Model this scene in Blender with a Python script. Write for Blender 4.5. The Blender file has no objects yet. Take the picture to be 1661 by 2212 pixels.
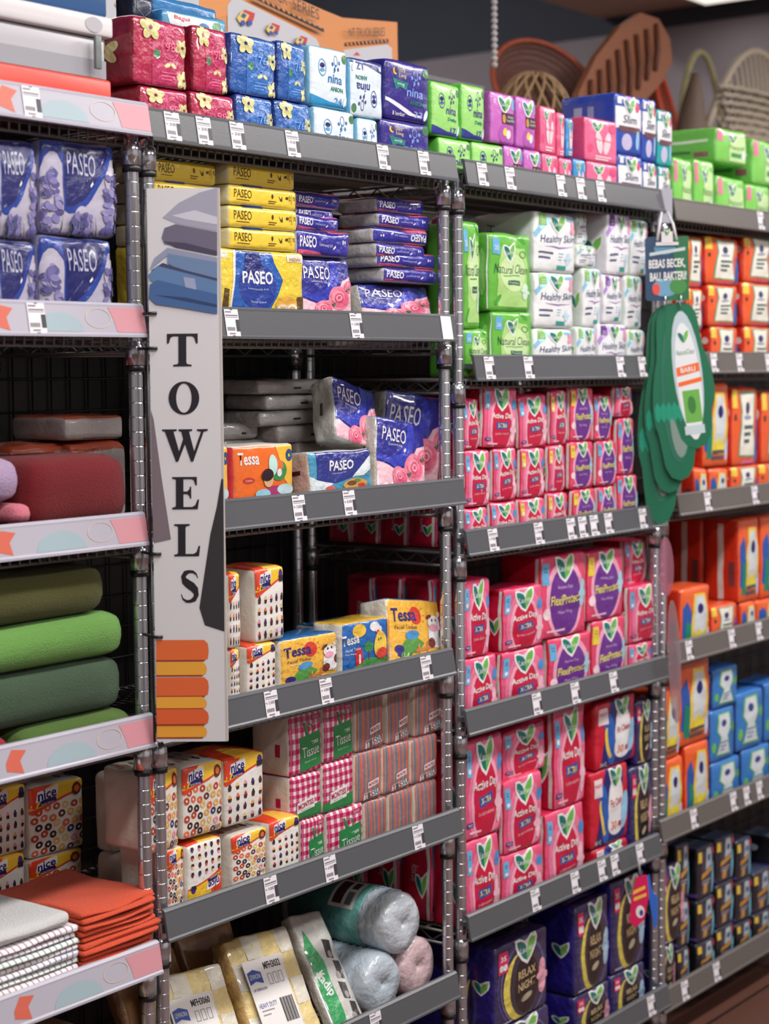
import bpy, math, random
from mathutils import Vector, Matrix, noise
from mathutils.geometry import tessellate_polygon
S = bpy.context.scene
COL = S.collection
random.seed(7)
# ---------------------------------------------------------------- camera
ZO = 0.30                                   # floor is z = 0
FPX = 3891.06                               # focal length in pixels of the 1661x2212 frame
CAM = Vector((-2.25934, -2.22215, 1.48314 + ZO))
FW = Vector((0.793961, 0.602920, -0.078180)); RT = Vector((0.604189, -0.796791, -0.008936)); UP = Vector((0.067681, 0.040140, 0.996899))
cd = bpy.data.cameras.new('camera'); cam = bpy.data.objects.new('camera', cd); COL.objects.link(cam)
cam.matrix_world = Matrix(((RT.x, UP.x, -FW.x, CAM.x), (RT.y, UP.y, -FW.y, CAM.y), (RT.z, UP.z, -FW.z, CAM.z), (0, 0, 0, 1)))
cd.sensor_fit = 'VERTICAL'; cd.sensor_height = 36; cd.lens = FPX / 2212 * 36
cd.clip_start = .05
cd.dof.use_dof = True; cd.dof.focus_distance = 3.45; cd.dof.aperture_fstop = 3.4
S.camera = cam
S.view_settings.view_transform = 'Standard'; S.view_settings.look = 'None'
S.view_settings.gamma = 1; S.view_settings.exposure = -0.12
# ---------------------------------------------------------------- light
w = bpy.data.worlds.new('world'); S.world = w; w.use_nodes = True
w.node_tree.nodes['Background'].inputs[0].default_value = (.80, .86, 1, 1)
w.node_tree.nodes['Background'].inputs[1].default_value = .16
def area(name, loc, sx, sy, power, color, rot=(0, 0, 0)):
    l = bpy.data.lights.new(name, 'AREA'); l.shape = 'RECTANGLE'; l.size = sx; l.size_y = sy; l.energy = power; l.color = color
    o = bpy.data.objects.new(name, l); COL.objects.link(o); o.location = loc; o.rotation_euler = rot
    return o
CEIL = 3.59
for i, (lx, ly, e) in enumerate([(-1.6, -1.5, 50), (.5, -1.35, 60), (2.6, -1.35, 62), (4.8, -1.3, 56), (-.8, -3.3, 56), (2.2, -3.3, 56), (1.2, 1.7, 14), (5.0, 1.75, 5)]):
    area('ceiling_lamp_light', (lx, ly, CEIL - .08), 1.5, .3, e, (1, .965, .94))
area('upper_void_fill', (3.4, 4.2, 4.62), 1.4, .5, 85, (1, .97, .95))  # added fill, no fixture: brightens the slate walls above the ceiling
# ---------------------------------------------------------------- pixel -> world (in the plane y = const)
def ray(px, py):
    return (FW + RT * ((px - 830.5) / FPX) - UP * ((py - 1106) / FPX))
def at(px, py, y=0.0):
    d = ray(px, py); return CAM + d * ((y - CAM.y) / d.y)
def atx(px, py, x):
    d = ray(px, py); return CAM + d * ((x - CAM.x) / d.x)
# ---------------------------------------------------------------- materials
MC = {}
def srgb(c):
    return tuple(((v / 255) / 12.92 if v / 255 <= .04045 else ((v / 255 + .055) / 1.055) ** 2.4) for v in c)
def mat(c, kind='film'):
    if kind in ('film', 'clear', 'cloth'):
        g_ = sum(c) / 3; c = tuple(int((v * .93 + g_ * .07) * .96) for v in c)
    k = (tuple(c), kind)
    if k in MC: return MC[k]
    m = bpy.data.materials.new(kind + '_%d_%d_%d' % tuple(c)); m.use_nodes = True
    nt = m.node_tree; b = nt.nodes['Principled BSDF']; rgb = srgb(c)
    b.inputs['Base Color'].default_value = (*rgb, 1)
    def bump(scale, dist, strength, detail=3, stretch=None):
        tc = nt.nodes.new('ShaderNodeTexCoord'); n = nt.nodes.new('ShaderNodeTexNoise'); bp = nt.nodes.new('ShaderNodeBump')
        n.inputs['Scale'].default_value = scale; n.inputs['Detail'].default_value = detail
        src = tc.outputs['Object']
        if stretch:
            mp = nt.nodes.new('ShaderNodeMapping'); mp.inputs['Scale'].default_value = stretch
            nt.links.new(src, mp.inputs[0]); src = mp.outputs[0]
        nt.links.new(src, n.inputs['Vector']); nt.links.new(n.outputs['Fac'], bp.inputs['Height'])
        bp.inputs['Distance'].default_value = dist; bp.inputs['Strength'].default_value = strength
        nt.links.new(bp.outputs[0], b.inputs['Normal']); return n
    def vary(n, lo=.86, hi=1.08):
        mx = nt.nodes.new('ShaderNodeMix'); mx.data_type = 'RGBA'; mx.blend_type = 'MIX'
        mx.inputs['A'].default_value = (*[v * lo for v in rgb], 1); mx.inputs['B'].default_value = (*[min(1, v * hi) for v in rgb], 1)
        nt.links.new(n.outputs['Fac'], mx.inputs['Factor']); nt.links.new(mx.outputs['Result'], b.inputs['Base Color'])
    if kind == 'film':
        bump(26, .006, .75); b.inputs['Roughness'].default_value = .30; b.inputs['Coat Weight'].default_value = .45; b.inputs['Coat Roughness'].default_value = .12
    elif kind == 'clear':          # shiny wrap over the print
        bump(34, .010, .9, 5); b.inputs['Roughness'].default_value = .25; b.inputs['Coat Weight'].default_value = 1; b.inputs['Coat Roughness'].default_value = .06
    elif kind == 'paper':
        n = bump(60, .002, .4); vary(n, .93, 1.04); b.inputs['Roughness'].default_value = .6
    elif kind == 'card':
        b.inputs['Roughness'].default_value = .45
    elif kind == 'cloth':
        n = bump(420, .004, .9, 4); vary(n, .72, 1.12); b.inputs['Roughness'].default_value = .95; b.inputs['Sheen Weight'].default_value = .08
    elif kind == 'plastic':
        n = bump(300, .0004, .3); b.inputs['Roughness'].default_value = .34
    elif kind == 'chrome':
        b.inputs['Metallic'].default_value = .88; b.inputs['Roughness'].default_value = .15; b.inputs['Coat Weight'].default_value = .5
    elif kind == 'wire':
        b.inputs['Metallic'].default_value = .6; b.inputs['Roughness'].default_value = .35
    elif kind == 'wall':
        n = bump(14, .003, .3); vary(n, .94, 1.03); b.inputs['Roughness'].default_value = .8
    elif kind == 'wicker':
        n = bump(70, .004, .8, 3, (1, 1, 5)); vary(n, .55, 1.2); b.inputs['Roughness'].default_value = .5
    elif kind == 'glass':
        b.inputs['Transmission Weight'].default_value = .75; b.inputs['Roughness'].default_value = .12; b.inputs['IOR'].default_value = 1.3
    elif kind == 'lamp':
        b.inputs['Emission Color'].default_value = (*rgb, 1); b.inputs['Emission Strength'].default_value = 1.2
    MC[k] = m; return m
def checks(c1, c2, scale):         # woven check cloth
    k = (c1, c2, 'checks')
    if k in MC: return MC[k]
    m = bpy.data.materials.new('checked_cloth'); m.use_nodes = True; nt = m.node_tree; b = nt.nodes['Principled BSDF']
    tc = nt.nodes.new('ShaderNodeTexCoord'); br = nt.nodes.new('ShaderNodeTexBrick'); mp = nt.nodes.new('ShaderNodeMapping')
    mp.inputs['Rotation'].default_value = (math.radians(90), 0, 0)
    nt.links.new(tc.outputs['Object'], mp.inputs[0]); nt.links.new(mp.outputs[0], br.inputs['Vector'])
    br.offset = 0; br.inputs['Scale'].default_value = scale; br.inputs['Mortar Size'].default_value = .05; br.inputs['Brick Width'].default_value = .5; br.inputs['Row Height'].default_value = .5
    br.inputs['Color1'].default_value = (*srgb(c1), 1); br.inputs['Color2'].default_value = (*srgb(c1), 1); br.inputs['Mortar'].default_value = (*srgb(c2), 1)
    nt.links.new(br.outputs['Color'], b.inputs['Base Color']); b.inputs['Roughness'].default_value = .95
    MC[k] = m; return m
WHITE = (238, 236, 236); NAVY = (30, 28, 110); PINK = (236, 66, 118); RED = (205, 22, 48); LPINK = (250, 158, 188); TEAL = (12, 122, 112)
LEAF = (112, 190, 76); PURP = (112, 48, 150); BLUE = (36, 84, 176); SKY = (104, 180, 226); YEL = (248, 206, 62); ORA = (244, 112, 40)
GREEN = (104, 194, 62); BLACK = (26, 26, 30); CREAM = (226, 220, 150)
# ---------------------------------------------------------------- mesh helpers
class MB:
    def __init__(s): s.v = []; s.f = []; s.m = []; s.mats = []; s.sm = []
    def mi(s, m):
        if m not in s.mats: s.mats.append(m)
        return s.mats.index(m)
    def add(s, vs, fs, m, smooth=False):
        o = len(s.v); s.v += [tuple(v) for v in vs]; k = s.mi(m)
        for f in fs: s.f.append([i + o for i in f]); s.m.append(k); s.sm.append(smooth)
    def box(s, a, b, m, M=None):
        vs = [Vector((x, y, z)) for x in (a[0], b[0]) for y in (a[1], b[1]) for z in (a[2], b[2])]
        if M: vs = [M @ v for v in vs]
        s.add(vs, [(0, 1, 3, 2), (4, 6, 7, 5), (0, 4, 5, 1), (2, 3, 7, 6), (0, 2, 6, 4), (1, 5, 7, 3)], m)
    def tube(s, pts, r, m, seg=8, cap=True, closed=False):
        pts = [Vector(p) for p in pts]; n = len(pts); rr = r if isinstance(r, (list, tuple)) else [r] * n
        vs = []; up = None
        for i, p in enumerate(pts):
            t = (pts[(i + 1) % n] - pts[i - 1]) if closed else (pts[min(i + 1, n - 1)] - pts[max(i - 1, 0)])
            if t.length < 1e-9: t = Vector((0, 0, 1))
            t.normalize()
            if up is None: up = Vector((0, 0, 1)) if abs(t.z) < .9 else Vector((1, 0, 0))
            a = t.cross(up).normalized(); b = a.cross(t).normalized(); up = b
            for k in range(seg):
                an = 2 * math.pi * k / seg; vs.append(p + (a * math.cos(an) + b * math.sin(an)) * rr[i])
        fs = []
        for i in range(n if closed else n - 1):
            j = (i + 1) % n
            for k in range(seg): fs.append((i * seg + k, i * seg + (k + 1) % seg, j * seg + (k + 1) % seg, j * seg + k))
        if cap and not closed: fs.append(tuple(range(seg))[::-1]); fs.append(tuple((n - 1) * seg + k for k in range(seg)))
        s.add(vs, fs, m, True)
    def lathe(s, prof, m, seg=20, M=None):
        vs = []
        for (r, z) in prof:
            for k in range(seg):
                a = 2 * math.pi * k / seg; v = Vector((r * math.cos(a), r * math.sin(a), z)); vs.append(M @ v if M else v)
        fs = [(i * seg + k, i * seg + (k + 1) % seg, (i + 1) * seg + (k + 1) % seg, (i + 1) * seg + k) for i in range(len(prof) - 1) for k in range(seg)]
        s.add(vs, fs, m, True)
    def prism(s, pts, depth, m, M=None, m2=None):     # outline in xz, thickness along +y
        n = len(pts); tr = tessellate_polygon([[Vector((p[0], p[1], 0)) for p in pts]])
        f = [Vector((p[0], 0, p[1])) for p in pts]; b = [Vector((p[0], depth, p[1])) for p in pts]
        if M: f = [M @ v for v in f]; b = [M @ v for v in b]
        s.add(f, [tuple(t) for t in tr], m); s.add(b, [tuple(t)[::-1] for t in tr], m2 or m)
        s.add(f + b, [(i, (i + 1) % n, n + (i + 1) % n, n + i) for i in range(n)], m2 or m)
    def mesh(s, name):
        me = bpy.data.meshes.new(name); me.from_pydata(s.v, [], s.f)
        for m in s.mats: me.materials.append(m)
        me.polygons.foreach_set('material_index', s.m); me.polygons.foreach_set('use_smooth', s.sm)
        me.validate(); me.update(); return me
    def build(s, name, parent=None, loc=None):
        o = bpy.data.objects.new(name, s.mesh(name)); COL.objects.link(o)
        if parent: o.parent = parent
        if loc: o.location = loc
        return o
def empty(name, loc, rz=0):
    o = bpy.data.objects.new(name, None); COL.objects.link(o); o.location = loc; o.rotation_euler = (0, 0, rz); return o
def tag(o, label, cat, group=None):
    o['label'] = label; o['category'] = cat
    if group: o['group'] = group
    return o
def struct(o): o['kind'] = 'structure'; return o
# ---------------------------------------------------------------- flat art: shapes -> triangles -> laid on a surface
TC = {}
def text2d(s, bold=False):
    k = (s, bold)
    if k in TC: return TC[k]
    cu = bpy.data.curves.new('t', 'FONT'); cu.body = s; cu.resolution_u = 2
    if bold: cu.offset = .022
    ob = bpy.data.objects.new('t', cu); me = bpy.data.meshes.new_from_object(ob)
    me.calc_loop_triangles()
    v = [(p.co.x, p.co.y) for p in me.vertices]; t = [tuple(x.vertices) for x in me.loop_triangles]
    if not v: v = [(0, 0), (1, 0), (0, 1)]; t = [(0, 1, 2)]
    x0 = min(p[0] for p in v); x1 = max(p[0] for p in v); y0 = min(p[1] for p in v); y1 = max(p[1] for p in v)
    v = [((p[0] - x0) / max(1e-6, x1 - x0) - .5, (p[1] - y0) / max(1e-6, y1 - y0) - .5) for p in v]
    # keep every triangle facing the reader
    tt = []
    for a, b, c in t:
        ar = (v[b][0] - v[a][0]) * (v[c][1] - v[a][1]) - (v[c][0] - v[a][0]) * (v[b][1] - v[a][1])
        tt.append((a, b, c) if ar > 0 else (a, c, b))
    bpy.data.objects.remove(ob); bpy.data.meshes.remove(me)
    TC[k] = (v, tt); return TC[k]
def tess(loops):
    v = [p for l in loops for p in l]
    t = tessellate_polygon([[Vector((p[0], p[1], 0)) for p in l] for l in loops]); tt = []
    for a, b, c in t:
        ar = (v[b][0] - v[a][0]) * (v[c][1] - v[a][1]) - (v[c][0] - v[a][0]) * (v[b][1] - v[a][1])
        if abs(ar) < 1e-12: continue
        tt.append((a, b, c) if ar > 0 else (a, c, b))
    return v, tt
def ell(cx, cy, rx, ry, n=22, rot=0, a0=0, a1=360):
    c, s = math.cos(math.radians(rot)), math.sin(math.radians(rot)); out = []
    full = abs(a1 - a0) >= 360
    for i in range(n if full else n + 1):
        a = math.radians(a0 + (a1 - a0) * i / n); x = rx * math.cos(a); y = ry * math.sin(a); out.append((cx + x * c - y * s, cy + x * s + y * c))
    return out
def E(c, cx, cy, rx, ry, rot=0): return ('p', c, [ell(cx, cy, rx, ry, 22, rot)])
def RING(c, cx, cy, rx, ry, k=.55, n=12): return ('p', c, [ell(cx, cy, rx, ry, n), ell(cx, cy, rx * k, ry * k, n)])
def R(c, x0, y0, x1, y1): return ('p', c, [[(x0, y0), (x1, y0), (x1, y1), (x0, y1)]])
def PG(c, *pts): return ('p', c, [list(pts)])
def T(c, s, cx, cy, wd, ht, shear=0, rot=0, bold=False): return ('t', c, s, cx, cy, wd, ht, shear, rot, bold)
def LF(cx, cy, sx, sy, word=True):
    L = [(-.52, .42), (-.30, .40), (-.12, .28), (-.01, .08), (0, -.5), (-.22, -.34), (-.42, -.02), (-.52, .22)]
    Rr = [(.52, .58), (.22, .40), (.06, .18), (.01, -.02), (0, -.5), (.24, -.26), (.46, .06), (.52, .34)]
    H = [(-.62, .50), (-.34, .52), (-.08, .36), (.1, .44), (.36, .62), (.62, .74), (.64, .30), (.52, -.06), (.24, -.42), (0, -.66), (-.30, -.42), (-.54, -.06), (-.64, .24)]
    f = lambda P: [(cx + x * sx, cy + y * sy) for x, y in P]
    it = [('p', WHITE, [f(H)]), ('p', TEAL, [f(L)]), ('p', LEAF, [f(Rr)])]
    if word: it.append(T(WHITE, 'Laurier', cx, cy, sx * .8, sy * .26, .2))
    return it
def refine(v, t, L):
    v = list(v)
    for _ in range(6):
        mid = {}; nt = []; hit = False
        def m(a, b):
            k = (a, b) if a < b else (b, a)
            if k in mid: return mid[k]
            if math.dist(v[a], v[b]) > L: v.append(((v[a][0] + v[b][0]) / 2, (v[a][1] + v[b][1]) / 2)); mid[k] = len(v) - 1
            else: mid[k] = None
            return mid[k]
        for a, b, c in t:
            x, y, z = m(a, b), m(b, c), m(c, a)
            n = (x is not None) + (y is not None) + (z is not None)
            if n == 0: nt.append((a, b, c)); continue
            hit = True
            if n == 3: nt += [(a, x, z), (x, b, y), (z, y, c), (x, y, z)]
            else:
                for _r in range(3):
                    if n == 1 and x is not None: nt += [(a, x, c), (x, b, c)]; break
                    if n == 2 and z is None: nt += [(x, b, y), (a, x, y), (a, y, c)]; break
                    a, b, c = b, c, a; x, y, z = y, z, x
        t = nt
        if not hit: break
    return v, t
def cut(v, t, ax, c):
    v = list(v); mid = {}; out = []; s = [0 if abs(p[ax] - c) < 1e-6 else (1 if p[ax] > c else -1) for p in v]
    def m(a, b):
        k = (a, b) if a < b else (b, a)
        if k not in mid:
            f = (c - v[a][ax]) / (v[b][ax] - v[a][ax]); v.append((v[a][0] + (v[b][0] - v[a][0]) * f, v[a][1] + (v[b][1] - v[a][1]) * f)); mid[k] = len(v) - 1
        return mid[k]
    for q in t:
        S_ = [s[i] for i in q]
        if min(S_) >= 0 or max(S_) <= 0: out.append(q); continue
        a, b, d = q
        if 0 in S_:
            while s[a] != 0: a, b, d = b, d, a
            x = m(b, d); out += [(a, b, x), (a, x, d)]
        else:
            while s[a] == s[b] or s[a] == s[d]: a, b, d = b, d, a
            x, y = m(a, b), m(a, d); out += [(a, x, y), (x, b, d), (x, d, y)]
    return v, out
def lay(mb, items, W, H, place, kind='film', eps=.0003, L=.016, rr=0):
    """items in unit coordinates of a W x H face; place(u, v, offset) -> point"""
    done = []
    for it in items:
        if it[0] == 'p':
            lo = [[(min(1, max(0, p[0])) * W, min(1, max(0, p[1])) * H) for p in l] for l in it[2]]
            v, t = tess(lo)
        else:
            _, c, s, cx, cy, wd, ht, sh, rot, bold = it
            tv, t = text2d(s, bold); co, si = math.cos(math.radians(rot)), math.sin(math.radians(rot)); v = []
            for x, y in tv:
                X = x * wd * W + y * sh * ht * H; Y = y * ht * H
                v.append((cx * W + X * co - Y * si, cy * H + X * si + Y * co))
        if not t: continue
        if rr:
            for ax, M_ in ((0, W), (1, H)):
                lo_, hi_ = min(p[ax] for p in v), max(p[ax] for p in v)
                for c in (rr * .3, rr, M_ - rr, M_ - rr * .3):
                    if lo_ < c - 1e-6 and hi_ > c + 1e-6: v, t = cut(v, t, ax, c)
        v, t = refine(v, t, L if it[0] == 'p' else L * 1.8)
        bb = (min(p[0] for p in v), min(p[1] for p in v), max(p[0] for p in v), max(p[1] for p in v))
        ly = 1
        for b2, l2 in done:
            if bb[0] < b2[2] and bb[2] > b2[0] and bb[1] < b2[3] and bb[3] > b2[1]: ly = max(ly, l2 + 1)
        done.append((bb, ly))
        mb.add([place(p[0] / W, p[1] / H, ly * eps + .0003) for p in v], t, mat(it[1], kind), True)
# ---------------------------------------------------------------- soft pack body
def warp(w_, h, d, r, bx, by, bz, amp, seed, freq=22, pinch=0):
    r = min(r, w_ * .45, h * .47, d * .45)
    def fn(P, off=0):
        a = 2 * P[0] / w_; b = 2 * P[1] / d - 1; c = 2 * P[2] / h - 1
        q = Vector((max(-w_ / 2 + r, min(w_ / 2 - r, P[0])), max(r, min(d - r, P[1])), max(r, min(h - r, P[2]))))
        dv = Vector(P) - q
        n = dv.normalized() if dv.length > 1e-9 else Vector((0, 0, 0))
        X = q + n * (r + off)
        a2, b2, c2 = 1 - a * a, 1 - b * b, 1 - c * c
        X.x += math.copysign(bx * b2 * c2, a) if abs(a) > .02 else 0
        X.x = X.x if abs(a) > .02 else X.x
        X.y += (-by if b < 0 else by) * a2 * c2 * min(1, abs(b) * 1.0)
        if c > 0: X.z += bz * a2 * b2 * c
        if pinch:
            k = max(0, abs(a) - .62) / .38; X.z = h * .5 + (X.z - h * .5) * (1 - pinch * k * k)
        nv = noise.noise_vector(Vector(P) * freq + Vector((seed * 7.3, seed * 3.1, 0)))
        s = min(1, P[2] / (h * .25)) if h > 0 else 1
        X += nv * amp * s
        return X
    return fn
def steps(L, r, n):
    r = min(r, L * .45)
    return sorted(set([0, r * .3, r] + [r + (L - 2 * r) * i / n for i in range(1, n)] + [L - r, L - r * .3, L]))
def body(mb, w_, h, d, r, fn, mats, n=(7, 7, 5)):
    """mats: dict front left top right back bottom"""
    xs = [x - w_ / 2 for x in steps(w_, r, n[0])]; zs = steps(h, r, n[1]); ys = steps(d, r, n[2])
    def grid(A, B, f, m, flip):
        vs = [fn(f(a, b)) for a in A for b in B]; nb = len(B); fs = []
        for i in range(len(A) - 1):
            for j in range(nb - 1):
                q = (i * nb + j, (i + 1) * nb + j, (i + 1) * nb + j + 1, i * nb + j + 1); fs.append(q[::-1] if flip else q)
        mb.add(vs, fs, m, True)
    grid(xs, zs, lambda a, b: (a, 0, b), mats['front'], False)
    grid(xs, zs, lambda a, b: (a, d, b), mats.get('back', mats['left']), True)
    grid(ys, zs, lambda a, b: (-w_ / 2, a, b), mats['left'], True)
    grid(ys, zs, lambda a, b: (w_ / 2, a, b), mats.get('right', mats['left']), False)
    grid(xs, ys, lambda a, b: (a, b, h), mats['top'], False)
    grid(xs, ys, lambda a, b: (a, b, 0), mats.get('bottom', mats['left']), True)
def faces(w_, h, d, fn):
    return {'front': (w_, h, lambda u, v, o: fn((-w_ / 2 + u * w_, 0, v * h), o)),
            'left': (d, h, lambda u, v, o: fn((-w_ / 2, d - u * d, v * h), o)),
            'top': (w_, d, lambda u, v, o: fn((-w_ / 2 + u * w_, v * d, h), o))}
# ---------------------------------------------------------------- product art (unit coordinates of each face)
rnd = random.Random(3)
def bars(c, x0, y0, x1, n, gap, th):
    return [R(c, x0, y0 - i * gap - th, x0 + (x1 - x0) * (1 - .18 * (i % 3)), y0 - i * gap) for i in range(n)]
def hib(c, dark, cx, cy, s, k, rot=0):
    it = []
    for i in range(5): a = rot + 72 * i; it.append(E(c, cx + .52 * s * math.cos(math.radians(a)), cy + .52 * s * k * math.sin(math.radians(a)), s * .46, s * .36 * k, a))
    it.append(E(dark, cx, cy, s * .16, s * .16 * k))
    for i in range(5):
        a = math.radians(rot + 72 * i); x, y = cx + .55 * s * math.cos(a), cy + .55 * s * k * math.sin(a)
        it.append(PG(dark, (cx - .02 * s, cy), (x, y), (cx + .02 * s, cy + .02 * s)))
    return it
def A_hib(c, lt, dk, word):
    def f():
        Y = CREAM
        it = [R(lt, .34, 0, .88, 1)] + hib(Y, dk, .3, .86, .2, .9, 20) + hib(Y, dk, .9, .62, .15, .9, 60) + hib(Y, dk, .93, .14, .16, .9, 10)
        it += [RING(tuple(min(255, v + 40) for v in lt), .66, .6, .17, .2, .93, 22), T(tuple(min(255, v + 60) for v in lt), word, .66, .6, .2, .14), E((70, 140, 90), .42, .48, .06, .075), E(Y, .6, .32, .06, .03, 25), E(Y, .72, .32, .06, .03, -25)]
        it += bars(tuple(min(255, v + 60) for v in lt), .5, .22, .82, 3, .045, .018)
        return {'front': it, 'left': hib(Y, dk, .5, .5, .3, .7, 30)}
    return f
def girl(c, cx, cy, s):
    it = [RING(c, cx, cy + .08 * s, .07 * s, .13 * s, .8, 14)]
    for dx, dy in ((-.12, .0), (.13, .05), (-.05, -.12), (.08, -.1)): it.append(E(c, cx + dx * s, cy + dy * s, .035 * s, .045 * s))
    it.append(PG(c, (cx - .1 * s, cy - .2 * s), (cx - .02 * s, cy), (cx, cy), (cx - .07 * s, cy - .2 * s)))
    return it
def A_nina(ink, acc, flip=False, num='24', bg2=None, purple=False, word2='ANION'):
    def f():
        it = []
        if bg2: it += [PG(bg2, (0, 0), (1, 0), (1, .08), (.5, .1), (0, .2))]
        if purple:
            it += [PG((232, 232, 240), (0, .36), (.3, .26), (.6, .14), (.8, .12), (.8, .08), (.5, .1), (.25, .2), (0, .3))]
            it += [T((236, 220, 120), 'Extra', .34, .84, .16, .07, .3), T((236, 220, 120), 'Long', .36, .74, .16, .08, .3), E((236, 190, 60), .2, .8, .05, .06), E((48, 36, 110), .23, .82, .045, .055),
                   PG((20, 130, 120), (.14, .68), (.48, .64), (.44, .52), (.3, .55), (.2, .5)), T(WHITE, 'wing', .31, .6, .16, .05), T((232, 232, 240), '8 lembar', .28, .1, .28, .07)]
        else: it += [RING(acc, .3, .66, .1, .15, .85, 16), E(NAVY, .3, .7, .06, .04), E(acc, .3, .62, .06, .03)]
        it += girl(ink, .66, .74, .75) + [T(ink, 'nina', .64, .49, .4, .15, .12, 0, True), T((18, 130, 110), word2, .68, .32, .34, .08, 0, 0, True), E((70, 130, 80), .9, .86, .07, .08), T(acc, num, .72, .13, .2, .11, 0, 0, True), E((220, 228, 240), .9, .14, .04, .1, -20)]
        if flip: it = rot180(it)
        return {'front': it}
    return f
def rot180(items):
    o = []
    for it in items:
        if it[0] == 'p': o.append(('p', it[1], [[(1 - x, 1 - y) for x, y in l] for l in it[2]]))
        else: t = list(it); t[3] = 1 - t[3]; t[4] = 1 - t[4]; t[8] = t[8] + 180; o.append(tuple(t))
    return o
def padshape(c, cx, cy, sx, sy, rot=0):
    return [E(c, cx, cy + sy * .25, sx * .55, sy * .42, rot), E(c, cx, cy - sy * .25, sx * .6, sy * .42, rot), E(c, cx, cy, sx, sy * .18, rot)]
def A_active(big=False, tagc=SKY):
    def f():
        it = [E((244, 120, 160), .52, .40, .46, .56), E((250, 168, 194), .5, .38, .36, .46), E((214, 24, 66), .5, .36, .30, .43)]
        it += padshape((248, 190, 208), .86, .3, .11, .3, -8) + LF(.5, .8, .36, .30)
        it += [T(WHITE, 'Active Day', .5, .52, .62, .12, .12, 2, True), PG(BLUE, (.34, .3), (.7, .33), (.68, .44), (.32, .41)), T((250, 226, 130), 'X-TRA', .51, .37, .28, .07, .1, 3, True), T((250, 200, 214), '2x lebih maksimal', .52, .24, .42, .035, 0, 3)]
        it += [R(tagc, .03, .62, .15, .9), E(WHITE, .09, .68, .035, .03), E((70, 150, 220), .88, .7, .07, .09), R((60, 40, 130), .04, .12, .2, .17), T(WHITE, 'MAXI', .12, .145, .11, .03)]
        it += [T((60, 50, 110), '22', .09, .82, .06, .05)]
        it += bars((252, 196, 212), .1, .08, .4, 1, .04, .022)
        return {'front': it, 'left': [R((176, 10, 36), 0, .9, 1, 1), R((226, 224, 224), .86, .02, .94, .98), T((240, 190, 200), 'Active Day', .5, .55, .44, .12, .15, -90)] + LF(.72, .42, .28, .24, False)}
    return f
def A_flexi(tagc=(244, 214, 60)):
    def f():
        it = [E((248, 170, 200), .5, .46, .42, .5), E(PURP, .5, .44, .35, .43)] + padshape((170, 214, 240), .88, .5, .09, .26, -6) + LF(.5, .84, .34, .28)
        it += [T((236, 220, 120), 'FlexiProtect', .5, .46, .66, .12, .1, 2, True), T((220, 190, 230), 'Active Day', .5, .60, .34, .05, .1), T((220, 190, 230), 'Maxi Wing', .5, .3, .34, .05, .1), R(tagc, .02, .66, .16, .92), T((60, 50, 110), '22', .09, .84, .08, .06), E((252, 220, 228), .1, .3, .07, .07)]
        it += bars((252, 196, 212), .1, .1, .5, 1, .04, .025)
        return {'front': it, 'left': [R((226, 224, 224), .86, .02, .94, .98)] + LF(.55, .5, .34, .26, False)}
    return f
def A_healthy(acc=(140, 200, 230), tagc=(140, 200, 100)):
    def f():
        it = [PG(acc, (0, .66), (.12, .8), (.3, .96), (.62, .98), (.95, .95), (.95, .88), (.6, .9), (.34, .86), (.16, .7), (.04, .58)), E(tuple(min(255, v + 50) for v in acc), .24, .84, .16, .08, 40)]
        it += [R(tagc, .1, .78, .28, .98), T(WHITE, '22', .2, .84, .1, .07)] + LF(.55, .83, .3, .26) + [T((40, 60, 120), 'Healthy Skin', .54, .56, .80, .17, .25, 2), PG((150, 110, 180), (.2, .44), (.4, .43), (.55, .4), (.7, .43), (.92, .45), (.7, .45), (.55, .43), (.4, .45))]
        it += bars((90, 96, 130), .1, .34, .42, 2, .09, .035) + padshape((196, 224, 240), .78, .24, .1, .16) + [R((40, 160, 150), .52, .06, .74, .13), E((240, 160, 185), .9, .84, .045, .07), E((240, 160, 185), .9, .74, .06, .06)]
        it += bars((130, 190, 220), .54, .34, .66, 3, .05, .015)
        return {'front': it, 'left': [T((40, 90, 90), 'Healthy', .3, .5, .5, .2, .2, -90)] + LF(.75, .45, .3, .25, False)}
    return f
def A_natural(tall=False):
    def f():
        it = [PG((176, 222, 130), (.2, .06), (.9, .06), (.86, .3), (.9, .6), (.82, .82), (.3, .84), (.18, .5)), E((206, 236, 170), .54, .5, .3, .24), R(SKY, .06, .72, .24, .93), T(WHITE, '20', .15, .8, .1, .06)]
        it += LF(.46, .76, .22, .2) + [T((24, 84, 60), 'Natural Clean', .5, .55, .76, .12, .2), R((30, 110, 70), .4, .34, .7, .4), T(WHITE, 'Protection', .55, .37, .24, .03)] + padshape((214, 240, 220), .82, .26, .11, .16, -15) + bars((80, 150, 70), .3, .47, .7, 1, .03, .012) + [RING((30, 110, 70), .76, .74, .08, .05, .8, 8)]
        it += [E((80, 170, 60), .2, .14, .1, .03, 40), E((80, 170, 60), .75, .94, .12, .03, -30)]
        return {'front': it, 'left': [R((224, 232, 220), .87, .02, .94, .98), E((140, 206, 110), .6, .5, .2, .3)]}
    return f
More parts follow.
